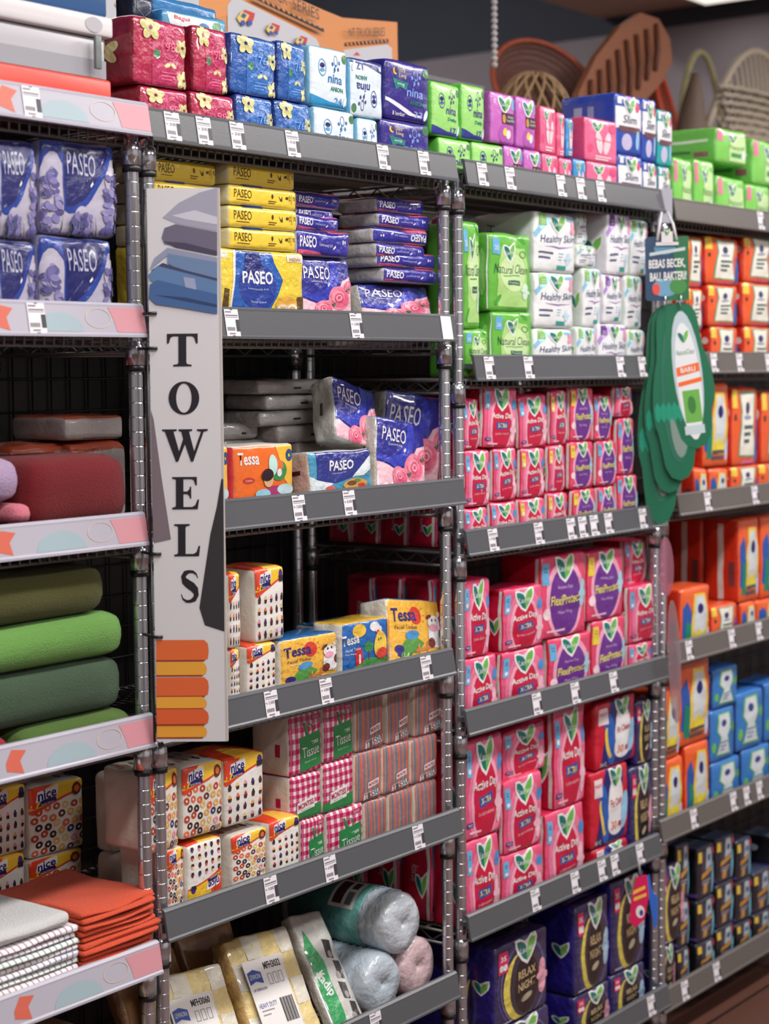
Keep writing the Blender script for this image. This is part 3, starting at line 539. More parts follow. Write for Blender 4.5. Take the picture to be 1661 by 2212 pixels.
# kind: (front, left, top, art, object name, category, look, film kind, corner radius, bulge xyz, wrinkle, group noun)
K = {
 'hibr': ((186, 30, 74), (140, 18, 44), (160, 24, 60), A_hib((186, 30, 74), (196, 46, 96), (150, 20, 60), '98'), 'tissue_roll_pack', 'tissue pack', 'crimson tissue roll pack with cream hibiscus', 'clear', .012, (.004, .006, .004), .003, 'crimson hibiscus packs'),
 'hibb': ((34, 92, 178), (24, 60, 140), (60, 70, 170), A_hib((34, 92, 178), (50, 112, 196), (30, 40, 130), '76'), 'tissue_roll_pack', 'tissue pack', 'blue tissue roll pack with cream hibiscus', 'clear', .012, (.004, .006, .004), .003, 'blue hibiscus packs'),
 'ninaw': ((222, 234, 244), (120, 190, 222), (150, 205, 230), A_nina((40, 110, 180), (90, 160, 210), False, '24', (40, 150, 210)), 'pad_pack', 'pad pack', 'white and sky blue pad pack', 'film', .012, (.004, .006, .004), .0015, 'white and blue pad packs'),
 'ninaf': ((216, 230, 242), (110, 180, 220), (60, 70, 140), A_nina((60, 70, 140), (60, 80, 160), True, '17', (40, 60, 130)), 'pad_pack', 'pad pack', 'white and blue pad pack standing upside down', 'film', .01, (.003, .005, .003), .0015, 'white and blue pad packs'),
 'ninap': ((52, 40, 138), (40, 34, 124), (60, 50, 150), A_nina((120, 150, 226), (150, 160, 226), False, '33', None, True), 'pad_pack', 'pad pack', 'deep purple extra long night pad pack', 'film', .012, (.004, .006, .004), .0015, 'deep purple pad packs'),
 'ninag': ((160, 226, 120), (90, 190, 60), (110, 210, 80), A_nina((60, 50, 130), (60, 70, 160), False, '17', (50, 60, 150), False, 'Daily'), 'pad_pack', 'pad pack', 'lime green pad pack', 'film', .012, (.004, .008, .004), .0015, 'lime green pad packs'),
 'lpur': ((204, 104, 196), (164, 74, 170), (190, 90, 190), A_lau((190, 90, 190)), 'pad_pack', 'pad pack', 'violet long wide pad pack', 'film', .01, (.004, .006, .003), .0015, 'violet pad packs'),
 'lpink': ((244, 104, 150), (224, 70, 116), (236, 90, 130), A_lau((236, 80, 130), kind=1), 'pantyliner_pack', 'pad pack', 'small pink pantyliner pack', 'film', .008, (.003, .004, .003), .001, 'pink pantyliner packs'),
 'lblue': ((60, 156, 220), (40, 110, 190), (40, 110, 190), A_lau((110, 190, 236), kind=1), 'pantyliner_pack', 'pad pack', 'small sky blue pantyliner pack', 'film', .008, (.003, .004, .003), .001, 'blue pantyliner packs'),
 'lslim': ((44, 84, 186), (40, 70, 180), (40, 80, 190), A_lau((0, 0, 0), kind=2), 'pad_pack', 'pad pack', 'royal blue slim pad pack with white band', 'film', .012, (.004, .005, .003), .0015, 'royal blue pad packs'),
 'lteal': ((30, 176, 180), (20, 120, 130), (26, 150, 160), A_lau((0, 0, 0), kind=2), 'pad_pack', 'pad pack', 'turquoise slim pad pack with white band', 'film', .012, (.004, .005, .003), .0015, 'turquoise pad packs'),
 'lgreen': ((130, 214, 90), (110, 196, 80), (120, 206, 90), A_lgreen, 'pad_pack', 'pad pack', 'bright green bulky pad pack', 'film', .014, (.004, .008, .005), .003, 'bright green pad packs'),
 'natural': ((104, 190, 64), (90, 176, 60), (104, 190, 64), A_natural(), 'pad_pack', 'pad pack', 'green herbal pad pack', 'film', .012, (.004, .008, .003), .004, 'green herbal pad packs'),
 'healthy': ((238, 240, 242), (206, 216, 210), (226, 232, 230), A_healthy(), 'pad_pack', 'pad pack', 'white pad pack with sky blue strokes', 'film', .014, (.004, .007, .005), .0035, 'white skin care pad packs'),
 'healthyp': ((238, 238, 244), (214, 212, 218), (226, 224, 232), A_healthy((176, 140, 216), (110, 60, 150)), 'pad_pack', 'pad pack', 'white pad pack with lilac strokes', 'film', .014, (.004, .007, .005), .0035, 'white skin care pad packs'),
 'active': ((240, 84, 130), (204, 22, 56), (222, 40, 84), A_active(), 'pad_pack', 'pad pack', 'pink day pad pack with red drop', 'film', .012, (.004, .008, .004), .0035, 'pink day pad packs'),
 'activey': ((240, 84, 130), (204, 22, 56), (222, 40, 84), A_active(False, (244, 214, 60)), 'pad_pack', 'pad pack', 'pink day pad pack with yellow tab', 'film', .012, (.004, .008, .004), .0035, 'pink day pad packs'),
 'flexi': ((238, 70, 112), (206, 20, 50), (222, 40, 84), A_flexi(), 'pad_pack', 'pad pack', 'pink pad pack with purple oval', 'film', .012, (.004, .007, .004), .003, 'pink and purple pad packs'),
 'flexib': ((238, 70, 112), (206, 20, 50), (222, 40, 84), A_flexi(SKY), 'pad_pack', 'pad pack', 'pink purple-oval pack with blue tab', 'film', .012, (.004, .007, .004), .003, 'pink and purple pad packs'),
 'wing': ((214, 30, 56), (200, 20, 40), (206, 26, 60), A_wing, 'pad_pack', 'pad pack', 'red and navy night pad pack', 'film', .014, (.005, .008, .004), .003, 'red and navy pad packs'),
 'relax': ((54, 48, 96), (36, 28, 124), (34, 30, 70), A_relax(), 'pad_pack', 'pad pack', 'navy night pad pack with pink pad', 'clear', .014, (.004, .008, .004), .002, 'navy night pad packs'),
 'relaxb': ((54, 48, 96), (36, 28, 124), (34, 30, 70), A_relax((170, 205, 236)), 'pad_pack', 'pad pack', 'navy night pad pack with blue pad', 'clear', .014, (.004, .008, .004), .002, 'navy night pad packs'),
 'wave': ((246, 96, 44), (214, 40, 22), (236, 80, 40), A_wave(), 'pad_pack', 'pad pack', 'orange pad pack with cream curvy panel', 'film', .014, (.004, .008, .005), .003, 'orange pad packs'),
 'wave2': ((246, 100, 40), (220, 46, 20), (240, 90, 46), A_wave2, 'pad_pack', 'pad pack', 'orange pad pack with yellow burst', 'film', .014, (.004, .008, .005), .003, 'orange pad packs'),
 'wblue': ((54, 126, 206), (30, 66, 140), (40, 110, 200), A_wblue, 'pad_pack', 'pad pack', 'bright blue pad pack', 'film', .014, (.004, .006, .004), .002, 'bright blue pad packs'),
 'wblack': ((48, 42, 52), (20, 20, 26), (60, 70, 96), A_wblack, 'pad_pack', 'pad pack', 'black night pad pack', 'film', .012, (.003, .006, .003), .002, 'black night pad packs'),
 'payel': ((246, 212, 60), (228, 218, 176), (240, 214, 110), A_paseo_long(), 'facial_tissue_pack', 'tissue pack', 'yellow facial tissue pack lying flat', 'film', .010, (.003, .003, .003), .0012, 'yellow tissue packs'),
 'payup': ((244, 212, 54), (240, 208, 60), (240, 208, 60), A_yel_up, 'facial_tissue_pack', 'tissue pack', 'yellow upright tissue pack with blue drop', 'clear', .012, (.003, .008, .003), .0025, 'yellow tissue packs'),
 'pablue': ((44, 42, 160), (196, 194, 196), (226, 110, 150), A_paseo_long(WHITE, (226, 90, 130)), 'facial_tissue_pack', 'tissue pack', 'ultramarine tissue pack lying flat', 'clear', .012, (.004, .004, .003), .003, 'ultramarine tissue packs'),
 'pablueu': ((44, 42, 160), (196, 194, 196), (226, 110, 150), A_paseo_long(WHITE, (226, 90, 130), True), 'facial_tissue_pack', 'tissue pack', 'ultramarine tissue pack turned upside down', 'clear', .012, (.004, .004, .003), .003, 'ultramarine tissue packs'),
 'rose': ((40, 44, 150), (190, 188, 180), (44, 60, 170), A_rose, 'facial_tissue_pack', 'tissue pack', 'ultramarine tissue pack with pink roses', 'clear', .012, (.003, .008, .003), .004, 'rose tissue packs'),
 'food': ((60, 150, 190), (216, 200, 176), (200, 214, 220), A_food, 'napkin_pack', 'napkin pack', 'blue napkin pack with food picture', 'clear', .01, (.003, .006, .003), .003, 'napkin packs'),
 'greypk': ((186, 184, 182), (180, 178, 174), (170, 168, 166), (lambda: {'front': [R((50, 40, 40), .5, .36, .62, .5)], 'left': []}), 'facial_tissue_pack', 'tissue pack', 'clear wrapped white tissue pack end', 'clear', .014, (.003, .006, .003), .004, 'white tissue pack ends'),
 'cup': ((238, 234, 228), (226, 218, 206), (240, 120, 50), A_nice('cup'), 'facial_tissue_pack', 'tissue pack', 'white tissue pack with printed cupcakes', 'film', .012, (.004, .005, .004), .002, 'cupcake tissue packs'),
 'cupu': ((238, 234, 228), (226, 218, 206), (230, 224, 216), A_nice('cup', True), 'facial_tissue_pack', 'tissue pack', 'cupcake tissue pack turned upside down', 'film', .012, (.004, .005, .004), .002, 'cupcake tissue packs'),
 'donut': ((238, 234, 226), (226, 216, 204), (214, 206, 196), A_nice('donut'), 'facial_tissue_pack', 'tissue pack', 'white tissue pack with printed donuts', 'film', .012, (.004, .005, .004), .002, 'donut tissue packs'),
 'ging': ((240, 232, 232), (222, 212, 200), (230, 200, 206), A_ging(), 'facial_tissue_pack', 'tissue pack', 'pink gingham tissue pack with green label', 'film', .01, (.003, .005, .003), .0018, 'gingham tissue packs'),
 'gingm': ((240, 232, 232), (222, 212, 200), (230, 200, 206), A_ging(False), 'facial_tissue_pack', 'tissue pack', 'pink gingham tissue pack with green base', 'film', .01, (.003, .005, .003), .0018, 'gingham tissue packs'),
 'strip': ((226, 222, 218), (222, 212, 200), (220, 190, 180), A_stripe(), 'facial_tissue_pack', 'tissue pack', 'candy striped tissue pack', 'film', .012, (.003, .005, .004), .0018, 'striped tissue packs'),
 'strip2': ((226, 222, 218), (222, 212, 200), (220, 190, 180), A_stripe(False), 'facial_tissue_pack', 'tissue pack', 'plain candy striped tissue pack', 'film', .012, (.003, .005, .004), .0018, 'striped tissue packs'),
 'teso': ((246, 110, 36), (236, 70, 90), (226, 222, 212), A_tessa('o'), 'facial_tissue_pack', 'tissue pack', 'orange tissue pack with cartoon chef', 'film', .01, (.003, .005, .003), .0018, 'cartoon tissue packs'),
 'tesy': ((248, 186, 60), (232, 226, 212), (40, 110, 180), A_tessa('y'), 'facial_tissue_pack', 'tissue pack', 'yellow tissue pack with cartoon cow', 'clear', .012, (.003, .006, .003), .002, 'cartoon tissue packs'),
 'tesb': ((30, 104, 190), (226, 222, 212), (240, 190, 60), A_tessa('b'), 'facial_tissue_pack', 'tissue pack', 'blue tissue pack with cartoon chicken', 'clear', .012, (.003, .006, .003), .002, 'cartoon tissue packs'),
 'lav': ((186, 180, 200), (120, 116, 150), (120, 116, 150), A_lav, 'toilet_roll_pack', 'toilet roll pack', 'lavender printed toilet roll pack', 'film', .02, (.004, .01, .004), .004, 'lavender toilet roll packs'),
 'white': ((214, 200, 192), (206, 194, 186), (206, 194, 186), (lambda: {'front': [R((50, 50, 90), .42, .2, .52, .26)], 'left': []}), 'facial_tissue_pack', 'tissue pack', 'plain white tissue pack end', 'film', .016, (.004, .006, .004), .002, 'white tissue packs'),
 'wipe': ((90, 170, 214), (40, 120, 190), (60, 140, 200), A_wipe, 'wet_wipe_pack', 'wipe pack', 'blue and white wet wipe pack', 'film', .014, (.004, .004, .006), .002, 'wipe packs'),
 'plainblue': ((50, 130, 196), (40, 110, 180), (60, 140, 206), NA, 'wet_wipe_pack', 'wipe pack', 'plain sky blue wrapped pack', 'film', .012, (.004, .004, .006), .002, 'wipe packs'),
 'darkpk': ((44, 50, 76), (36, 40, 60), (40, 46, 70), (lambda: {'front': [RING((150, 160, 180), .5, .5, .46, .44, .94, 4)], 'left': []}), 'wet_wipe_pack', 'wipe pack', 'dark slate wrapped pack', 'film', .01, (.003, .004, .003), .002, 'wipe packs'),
}
# ---------------------------------------------------------------- packs
MESHES = {}
RECS = []
LIFT = {'payup', 'rose', 'food', 'teso', 'tesy', 'tesb', 'cup', 'donut', 'cupu'}
def pack_mesh(kind, w_, h, d, seed, row=1):
    fr, le, to, art, nm, cat, look, film, r, bl, amp, grp = K[kind]
    qk = (kind, round(w_ * 50), round(h * 50), round(d * 25), seed % 3, row == 0 and kind in LIFT)
    if qk in MESHES: return MESHES[qk]
    r *= .72; fn = warp(w_, h, d, r, bl[0] * .7, bl[1] * .6, bl[2] * .8, amp, seed % 3 + len(kind))
    mb = MB()
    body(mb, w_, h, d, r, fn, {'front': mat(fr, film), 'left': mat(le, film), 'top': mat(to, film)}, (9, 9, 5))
    F = faces(w_, h, d, fn)
    lf = min(.4, .042 / h) if row == 0 and kind in LIFT else 0
    ra = min(r, w_ * .45, h * .47, d * .45)
    for fc, items in art().items():
        if not items: continue
        W, H, pl = F[fc]
        if lf and fc != 'top': lay(mb, items, W, H * (1 - lf), lambda u, v, o, pl=pl: pl(u, (lf + v * (1 - lf)) if v > .012 else 0, o), film, rr=ra)
        else: lay(mb, items, W, H, pl, film, rr=ra)
    MESHES[qk] = (mb.mesh(nm), w_, h, d); return MESHES[qk]
def pack(kind, x0, x1, z0, z1, y0, d, shelf, row, rot=None, seed=None, look=None, back=False):
    w_, h = max(.03, x1 - x0), max(.03, z1 - z0)
    if seed is None: seed = rnd.randrange(3)
    me, mw, mh, md = pack_mesh(kind, w_, h, d, seed, row)
    nm = K[kind][4]
    o = bpy.data.objects.new(nm, me); COL.objects.link(o)
    o.location = ((x0 + x1) / 2, y0, z0); o.scale = (w_ / mw, d / md, h / mh)
    if rot: o.rotation_euler = [math.radians(a) for a in rot]
    elif not back: o.rotation_euler = (0, math.radians(rnd.uniform(-.5, .5)) if row else 0, math.radians(rnd.uniform(-1.6, 1.6)))
    o['category'] = K[kind][5]
    RECS.append([o, look or K[kind][6], shelf, row, x0 + (w_ / 2), K[kind][11], back]); return o
# shelf surfaces (z of the top edge of each price rail)
RZ = {'1a': 1.9461, '1b': 1.6021, '1c': 1.243, '1d': .8875, '1e': .478, '1f': .11,
      '2a': 1.9401, '2b': 1.6019, '2c': 1.2512, '2d': .8852, '2e': .5282, '2f': .167,
      '3a': 1.9346, '3b': 1.5165, '3c': 1.1361, '3d': .7407, '3e': .2798, '3f': -.135,
      '4a': 1.9181, '4b': 1.5259, '4c': 1.1567, '4d': .769, '4e': .3099, '4f': -.148}
RZ = {k: v + ZO for k, v in RZ.items()}
def sz(s): return RZ[s] - .05
ROWN = ['bottom row', 'second row', 'third row', 'fourth row', 'fifth row', 'sixth row', 'seventh row']
def col(shelf, items, y0=.03, d=.12, deep=0, dd=None, first=0):
    """items bottom to top: (kind, left px, right px, top px) of the front face; returns top z"""
    z = sz(shelf)
    for i, it in enumerate(items):
        kind, xl, xr, yt = it[:4]; opt = it[4] if len(it) > 4 else {}
        yy = opt.get('y', y0); dep = opt.get('d', d)
        a, b = at(xl, yt, yy), at(xr, yt, yy); zt = at((xl + xr) / 2, yt, yy).z
        g = .0015
        pack(kind, a.x + g, b.x - g, z, zt, yy, dep, shelf, i + first, opt.get('rot'), look=opt.get('look'))
        for k in range(deep):
            pack(kind, a.x + g, b.x - g, z, zt - .002 * k, yy + (dep + .004) * (k + 1), dep, shelf, i + first, None, back=k + 1)
        z = zt + .001
    return z
# ================================================================ the place
WARMW = (206, 200, 204)
def slab(name, a, b, m, st=True):
    mb = MB(); c = [(a[i] + b[i]) / 2 for i in range(3)]
    mb.box([a[i] - c[i] for i in range(3)], [b[i] - c[i] for i in range(3)], m)
    o = mb.build(name, None, c)
    if st: struct(o)
    return o
def floor_mat():
    m = bpy.data.materials.new('floor_boards'); m.use_nodes = True; nt = m.node_tree; b = nt.nodes['Principled BSDF']
    tc = nt.nodes.new('ShaderNodeTexCoord'); br = nt.nodes.new('ShaderNodeTexBrick'); n = nt.nodes.new('ShaderNodeTexNoise')
    nt.links.new(tc.outputs['Object'], br.inputs['Vector']); br.inputs['Scale'].default_value = 1
    br.inputs['Brick Width'].default_value = 1.2; br.inputs['Row Height'].default_value = .16; br.inputs['Mortar Size'].default_value = .006
    br.inputs['Color1'].default_value = (*srgb((104, 66, 54)), 1); br.inputs['Color2'].default_value = (*srgb((78, 50, 42)), 1); br.inputs['Mortar'].default_value = (*srgb((40, 26, 22)), 1)
    nt.links.new(br.outputs['Color'], b.inputs['Base Color']); b.inputs['Roughness'].default_value = .4
    return m
slab('floor', (-4.5, -5, -.1), (6.1, 5.6, 0), floor_mat())
slab('ceiling', (-4.5, -5, CEIL), (3.6, 2.6, CEIL + .12), mat((176, 172, 172), 'wall'))
slab('ceiling_warm_tint', (3.6, -5, CEIL), (6.0, 2.6, CEIL + .12), mat((196, 154, 130), 'wall'))  # cream ceiling at the far end, warm lamp glow mixed into its colour
slab('trim_3', (-4.5, 2.6, 4.7), (6.0, 5.5, 4.8), mat((62, 66, 78), 'wall'))
slab('trim_1', (-4.5, 2.6, CEIL + .12), (6.0, 2.66, 4.7), mat((62, 66, 78), 'wall'))
slab('wall_right', (6.0, -5, 0), (6.1, 5.6, 3.5), mat((150, 141, 147), 'wall'))
slab('trim_4', (6.0, -5, 3.5), (6.1, 5.6, 4.8), mat((62, 66, 78), 'wall'))
slab('wall_front', (-4.5, -5.1, 0), (6.0, -5, CEIL), mat((206, 202, 200), 'wall'))
slab('wall_left', (-4.6, -5, 0), (-4.5, 5.6, CEIL), mat((196, 190, 190), 'wall'))
slab('wall_back', (-4.5, 5.5, 0), (6.0, 5.6, 3.5), mat((150, 141, 147), 'wall'))
slab('trim_5', (-4.5, 5.5, 3.5), (6.0, 5.6, 4.8), mat((62, 66, 78), 'wall'))
# ---------------------------------------------------------------- wire racks
CH = mat((206, 210, 218), 'chrome'); WIRE = mat((120, 118, 116), 'wire'); DK = mat((26, 26, 28), 'plastic')
def px2(pa, pb, y): return (at(pa[0], pa[1], y).x + at(pb[0], pb[1], y).x) / 2
PY = .03
XP = [px2((281, 330), (322, 2190), PY), px2((314, 330), (355, 2190), PY), px2((955, 430), (970, 2190), PY), px2((988, 430), (996, 2190), PY), px2((1414, 1250), (1411, 2100), PY)]
BAYX = {'1': (XP[0] - .88, XP[0]), '2': (XP[1], XP[2]), '3': (XP[3], XP[4]), '4': (XP[4] + .04, XP[4] + 1.85)}
RACKN = {'1': 'towel rack', '2': 'tissue rack', '3': 'pink pad rack', '4': 'far rack'}
def post_mesh(x, y, z1, racks_z):
    mb = MB(); prof = [(.0001, 0), (.0125, 0)]; z = .03
    while z < z1 - .02:
        prof += [(.0125, z - .0014), (.0125, z - .0012), (.0117, z - .0007), (.0117, z + .0007), (.0125, z + .0012), (.0125, z + .0014)]; z += .0254
    prof += [(.0125, z1 - .006), (.008, z1), (.0001, z1)]
    mb.lathe(prof, CH, 16, Matrix.Translation((x, y, 0)))
    return mb
def shelf_mesh(x0, x1, y0, y1, z):
    mb = MB()
    for yy, lo in ((y0, .022), (y1, .034)):
        mb.tube([(x0, yy, z - .006), (x1, yy, z - .006)], .0032, WIRE, 8); mb.tube([(x0, yy, z - lo), (x1, yy, z - lo)], .0035, WIRE, 8)
    pts = []
    for i in range(23): pts.append((x0 + .015 + (x1 - x0 - .03) * i / 22, y1, z - (.009 if i % 2 else .031)))
    mb.tube(pts, .0022, WIRE, 6)
    for xx in (x0, x1):
        mb.tube([(xx, y0, z - .006), (xx, y1, z - .006)], .0035, WIRE, 8); mb.tube([(xx, y0, z - .034), (xx, y1, z - .034)], .0035, WIRE, 8)
        pts = [(xx, y0 + .015 + (y1 - y0 - .03) * i / 12, z - (.009 if i % 2 else .031)) for i in range(13)]; mb.tube(pts, .0022, WIRE, 6)
    k = int((x1 - x0) / .021)
    for i in range(1, k): x = x0 + (x1 - x0) * i / k; mb.tube([(x, y0 - .005, z - .022), (x, y0 - .006, z - .006), (x, y0 - .002, z - .003), (x, y1, z - .003)], .0019, WIRE, 5)
    for j in range(1, 4): y = y0 + (y1 - y0) * j / 4; mb.tube([(x0, y, z - .008), (x1, y, z - .008)], .003, WIRE, 6)
    return mb
RAILM = {'1': mat((176, 173, 186), 'plastic'), '2': mat((84, 86, 90), 'plastic'), '3': mat((84, 86, 90), 'plastic'), '4': mat((98, 93, 90), 'plastic')}
def rail_geom(pts0, pts1):
    return pts0, pts1
def rail(rack, key, xl, xr, tags):
    """front-face price rail, top edge at RZ, tilted outwards at the bottom; tags = [(x, price), ...]"""
    z = RZ[key]; H = .058; o = empty('price_rail_tmp', (0, 0, 0)); bpy.data.objects.remove(o)
    m = RAILM[key[0]]; mb = MB()
    prof = [(.006, z), (0, z), (-.0045, z - .004), (-.0045, z - .007), (-.012, z - H + .007), (-.0145, z - H + .004), (-.0145, z - H), (.0, z - H), (.0, z - H + .003), (-.009, z - H + .003), (.004, z - .004), (.006, z - .004)]
    n = len(prof); vs = [(x, p[0], p[1]) for x in (xl, xr) for p in prof]
    mb.add(vs, [(i, (i + 1) % n, n + (i + 1) % n, n + i) for i in range(n)], m)
    t = tessellate_polygon([[Vector((p[0], p[1], 0)) for p in prof]])
    mb.add(vs, [tuple(a) for a in t] + [tuple(n + v for v in a) for a in t], m)
    mb.box((xl + .01, .0, z - .03), (xl + .03, .028, z - .02), m); mb.box((xr - .03, .0, z - .03), (xr - .01, .028, z - .02), m)
    A = Vector((0, -.0048, z - .008)); Bv = Vector((0, -.0118, z - H + .008)); dv = Bv - A
    def pl(x, v, o):    # v = 0 bottom .. 1 top of the label channel
        return Vector((x, 0, 0)) + A + dv * (1 - v) + Vector((0, -o, 0))
    if key[0] == '1':
        W = xr - xl
        it = [PG((204, 142, 152), (1 - .07 / W, 0), (1, 0), (1, 1), (1 - .085 / W, 1), (1 - .075 / W, .5))]
        for k in range(3):
            b = W - .14 - k * .36
            f = lambda m_: (b + m_) / W
            it += [('p', (156, 176, 184), [[(f(-.06 - .055 * math.cos(a)), .75 * math.sin(a)) for a in [math.pi * i / 12 for i in range(13)]]]), PG((206, 100, 80), (f(-.20), .2), (f(-.165), .0), (f(-.17), .5), (f(-.155), .85), (f(-.185), .98), (f(-.2), .5)),
                   RING((208, 190, 178), f(.03), .55, .03 / W, .4, .93, 18)]
            for q in range(5): it.append(PG((214, 166, 90) if q % 2 else (96, 104, 116), (f(-.30 + .012 * q), .0), (f(-.292 + .012 * q), .0), (f(-.28 + .012 * q), .5), (f(-.30 + .012 * q), .95), (f(-.31 + .012 * q), .95), (f(-.29 + .012 * q), .5)))
        lay(mb, it, W, 1, lambda u, v, o: pl(xl + u * W, v, o), 'card', .0002, 5)
    ro = mb.build('price_rail', rack)
    for (tx, price) in tags:
        tb = MB(); w2 = .0185; B = lambda u, v, o=0: pl(tx - w2 + u * 2 * w2, -.08 + v * 1.16, .0016 + o)
        tb.add([B(0, 0), B(1, 0), B(1, 1), B(0, 1), B(0, 0, -.0008), B(1, 0, -.0008), B(1, 1, -.0008), B(0, 1, -.0008)], [(0, 1, 2, 3), (4, 7, 6, 5), (0, 4, 5, 1), (1, 5, 6, 2), (2, 6, 7, 3), (3, 7, 4, 0)], mat((226, 222, 228), 'card'))
        if price is not None:
            G = (128, 124, 132)
            it = bars(G, .06, .93, .5, 1, .1, .05) + bars(G, .06, .8, .94, 1, .1, .05) + [R((60, 58, 66), .74, .18, 1, .62), R((110, 106, 114), .04, .695, .96, .71), R((60, 58, 66), .4, .0, .6, .025), R((60, 58, 66), .42, .975, .6, 1)]
            for i in range(12): it.append(R(G, .08 + i * .048, .2, .08 + i * .048 + (.024 if i % 3 else .034), .34))
            it += bars(G, .2, .12, .62, 1, .1, .05)
            if price: it += [T((90, 86, 94), 'Rp', .12, .55, .12, .1), T((80, 76, 84), price, .48, .56, .42, .12)]
            lay(tb, it, 1, 1, lambda u, v, o: B(u, v, o), 'card', .00015, 5)
        tb.build('price_tag', ro)
def rx(px, py): return at(px, py, 0).x
RAILS = {  # key: left px,y  right px,y, tags (px, price)
 '1a': (None, (315, 222), [(60, '')]), '1b': (None, (305, 655), [(70, '')]), '1c': (None, (309, 1105), []), '1d': (None, (327, 1545), []), '1e': (None, (340, 2035), []), '1f': (None, (344, 2440), []),
 '2a': ((317, 225), (980, 338), [(365, '28.000'), (433, '28.000'), (505, '28.000'), (624, '40.500'), (820, '39.500'), (908, '44.000')]),
 '2b': ((330, 665), (978, 681), [(493, ''), (762, '5.000'), (957, None)]),
 '2c': ((335, 1080), (997, 1035), [(638, '5.000'), (747, '8.500')]),
 '2d': ((340, 1540), (975, 1398), [(578, '5.500'), (697, '4.000'), (914, '6.000')]),
 '2e': ((352, 1955), (990, 1752), [(577, '9.000'), (706, '6.000'), (897, '5.500')]),
 '2f': ((365, 2330), (984, 2098), [(805, '9.000')]),
 '3a': ((1000, 347), (1438, 405), [(1035, '11.500'), (1095, '15.000'), (1205, ''), (1248, ''), (1291, '')]),
 '3b': ((1020, 770), (1387, 765), [(1050, ''), (1135, ''), (1334, ''), (1381, '')]),
 '3c': ((1003, 1142), (1430, 1090), [(1058, '9.500'), (1157, '17.000'), (1227, ''), (1252, ''), (1277, ''), (1308, ''), (1382, '')]),
 '3d': ((1003, 1535), (1437, 1415), [(1153, ''), (1236, ''), (1319, '')]),
 '3e': ((1008, 1980), (1422, 1793), [(1150, ''), (1236, ''), (1294, ''), (1322, ''), (1376, '')]),
 '3f': ((1010, 2450), (1440, 2120), [(1400, '')]),
 '4a': ((1452, 425), (1700, 465), [(1633, ''), (1740, '')]), '4b': ((1480, 770), (1900, 762), [(1535, ''), (1590, ''), (1652, '')]),
 '4c': ((1460, 1072), (1900, 1000), [(1523, ''), (1625, '')]), '4d': ((1455, 1393), (1900, 1250), [(1484, ''), (1577, ''), (1636, '')]),
 '4e': ((1424, 1772), (1900, 1560), [(1496, ''), (1583, ''), (1612, ''), (1640, '')]), '4f': ((1426, 2140), (1900, 1880), [(1478, ''), (1548, '')])}
for b in '1234':
    x0, x1 = BAYX[b]; rack = empty('wire_shelf_rack', ((x0 + x1) / 2, .24, 0)); rack.location = (0, 0, 0)
    tag(rack, {'1': 'chrome wire rack with printed white rails, behind the towels sign', '2': 'chrome wire rack with grey price rails, full of tissue packs', '3': 'chrome wire rack stacked with pink pad packs, green header boards at its corner', '4': 'farthest wire rack on the right with orange, blue and black pad packs'}[b], 'shelf rack')
    top = RZ[b + 'a'] - .05
    for (x, y) in ((x0, PY), (x1, PY), (x0, .45), (x1, .45)): post_mesh(x, y, top + .002 if b != '3' else top + .03, None).build('post', rack)
    for k in 'abcdef':
        key = b + k
        if key not in RZ: continue
        shelf_mesh(x0, x1, PY, .45, sz(key)).build('wire_shelf', rack)
        for (x, y) in ((x0, PY), (x1, PY), (x0, .45), (x1, .45)):
            cb = MB()
            cb.lathe([(.0128, -.05), (.0175, -.05), (.0165, -.012), (.0128, -.008)], CH, 16, Matrix.Translation((x, y, sz(key) - .005)))
            cb.lathe([(.0128, -.062), (.0165, -.061), (.0165, -.05), (.0128, -.05)], DK, 16, Matrix.Translation((x, y, sz(key) - .005)))
            cb.build('collar', rack)
        L, Rr, tg = RAILS[key]
        xl = rx(*L) if L else x0 - .03
        rail(rack, key, xl, rx(*Rr) if b != '4' else x1 + .02, [(rx(t, (Rr[1] + (L[1] if L else Rr[1])) / 2 if b != '4' else 1000), p) for t, p in tg])
    pb = MB(); pb.box((x0 - .015, .485, .12), (x1 + .015, .495, top - .04), mat((14, 14, 15), 'card'))  # added near-black sheet, stands in for the shade behind the shelves
    pb.build('shade_backing', rack)
    gm = MB()
    for i in range(18): xx = x0 + (x1 - x0) * (i + .5) / 18; gm.tube([(xx, .478, .14), (xx, .478, top - .05)], .002, DK, 5)
    for i in range(32): zz = .16 + i * .0645; gm.tube([(x0, .475, min(zz, top - .06)), (x1, .475, min(zz, top - .06))], .002, DK, 5)
    gm.build('wire_grid', rack)
# ================================================================ goods
# ---- tissue rack, topmost shelf (the row starts over the towel rack's corner)
c = col
c('2a', [('hibr', 300, 407, 190), ('hibr', 284, 403, 42)], d=.14)
c('2a', [('hibr', 409, 507, 202), ('hibr', 413, 493, 60)], d=.12)
c('2a', [('hibb', 508, 589, 208), ('hibb', 495, 596, 78)], d=.11)
c('2a', [('hibb', 592, 672, 220), ('hibb', 598, 660, 92)], d=.11)
c('2a', [('ninaw', 676, 768, 236), ('ninaw', 668, 750, 104)], d=.08)
c('2a', [('ninaw', 771, 817, 256), ('ninaf', 754, 828, 130)], d=.08)
c('2a', [('ninap', 822, 928, 262), ('ninap', 831, 927, 134)], d=.09)
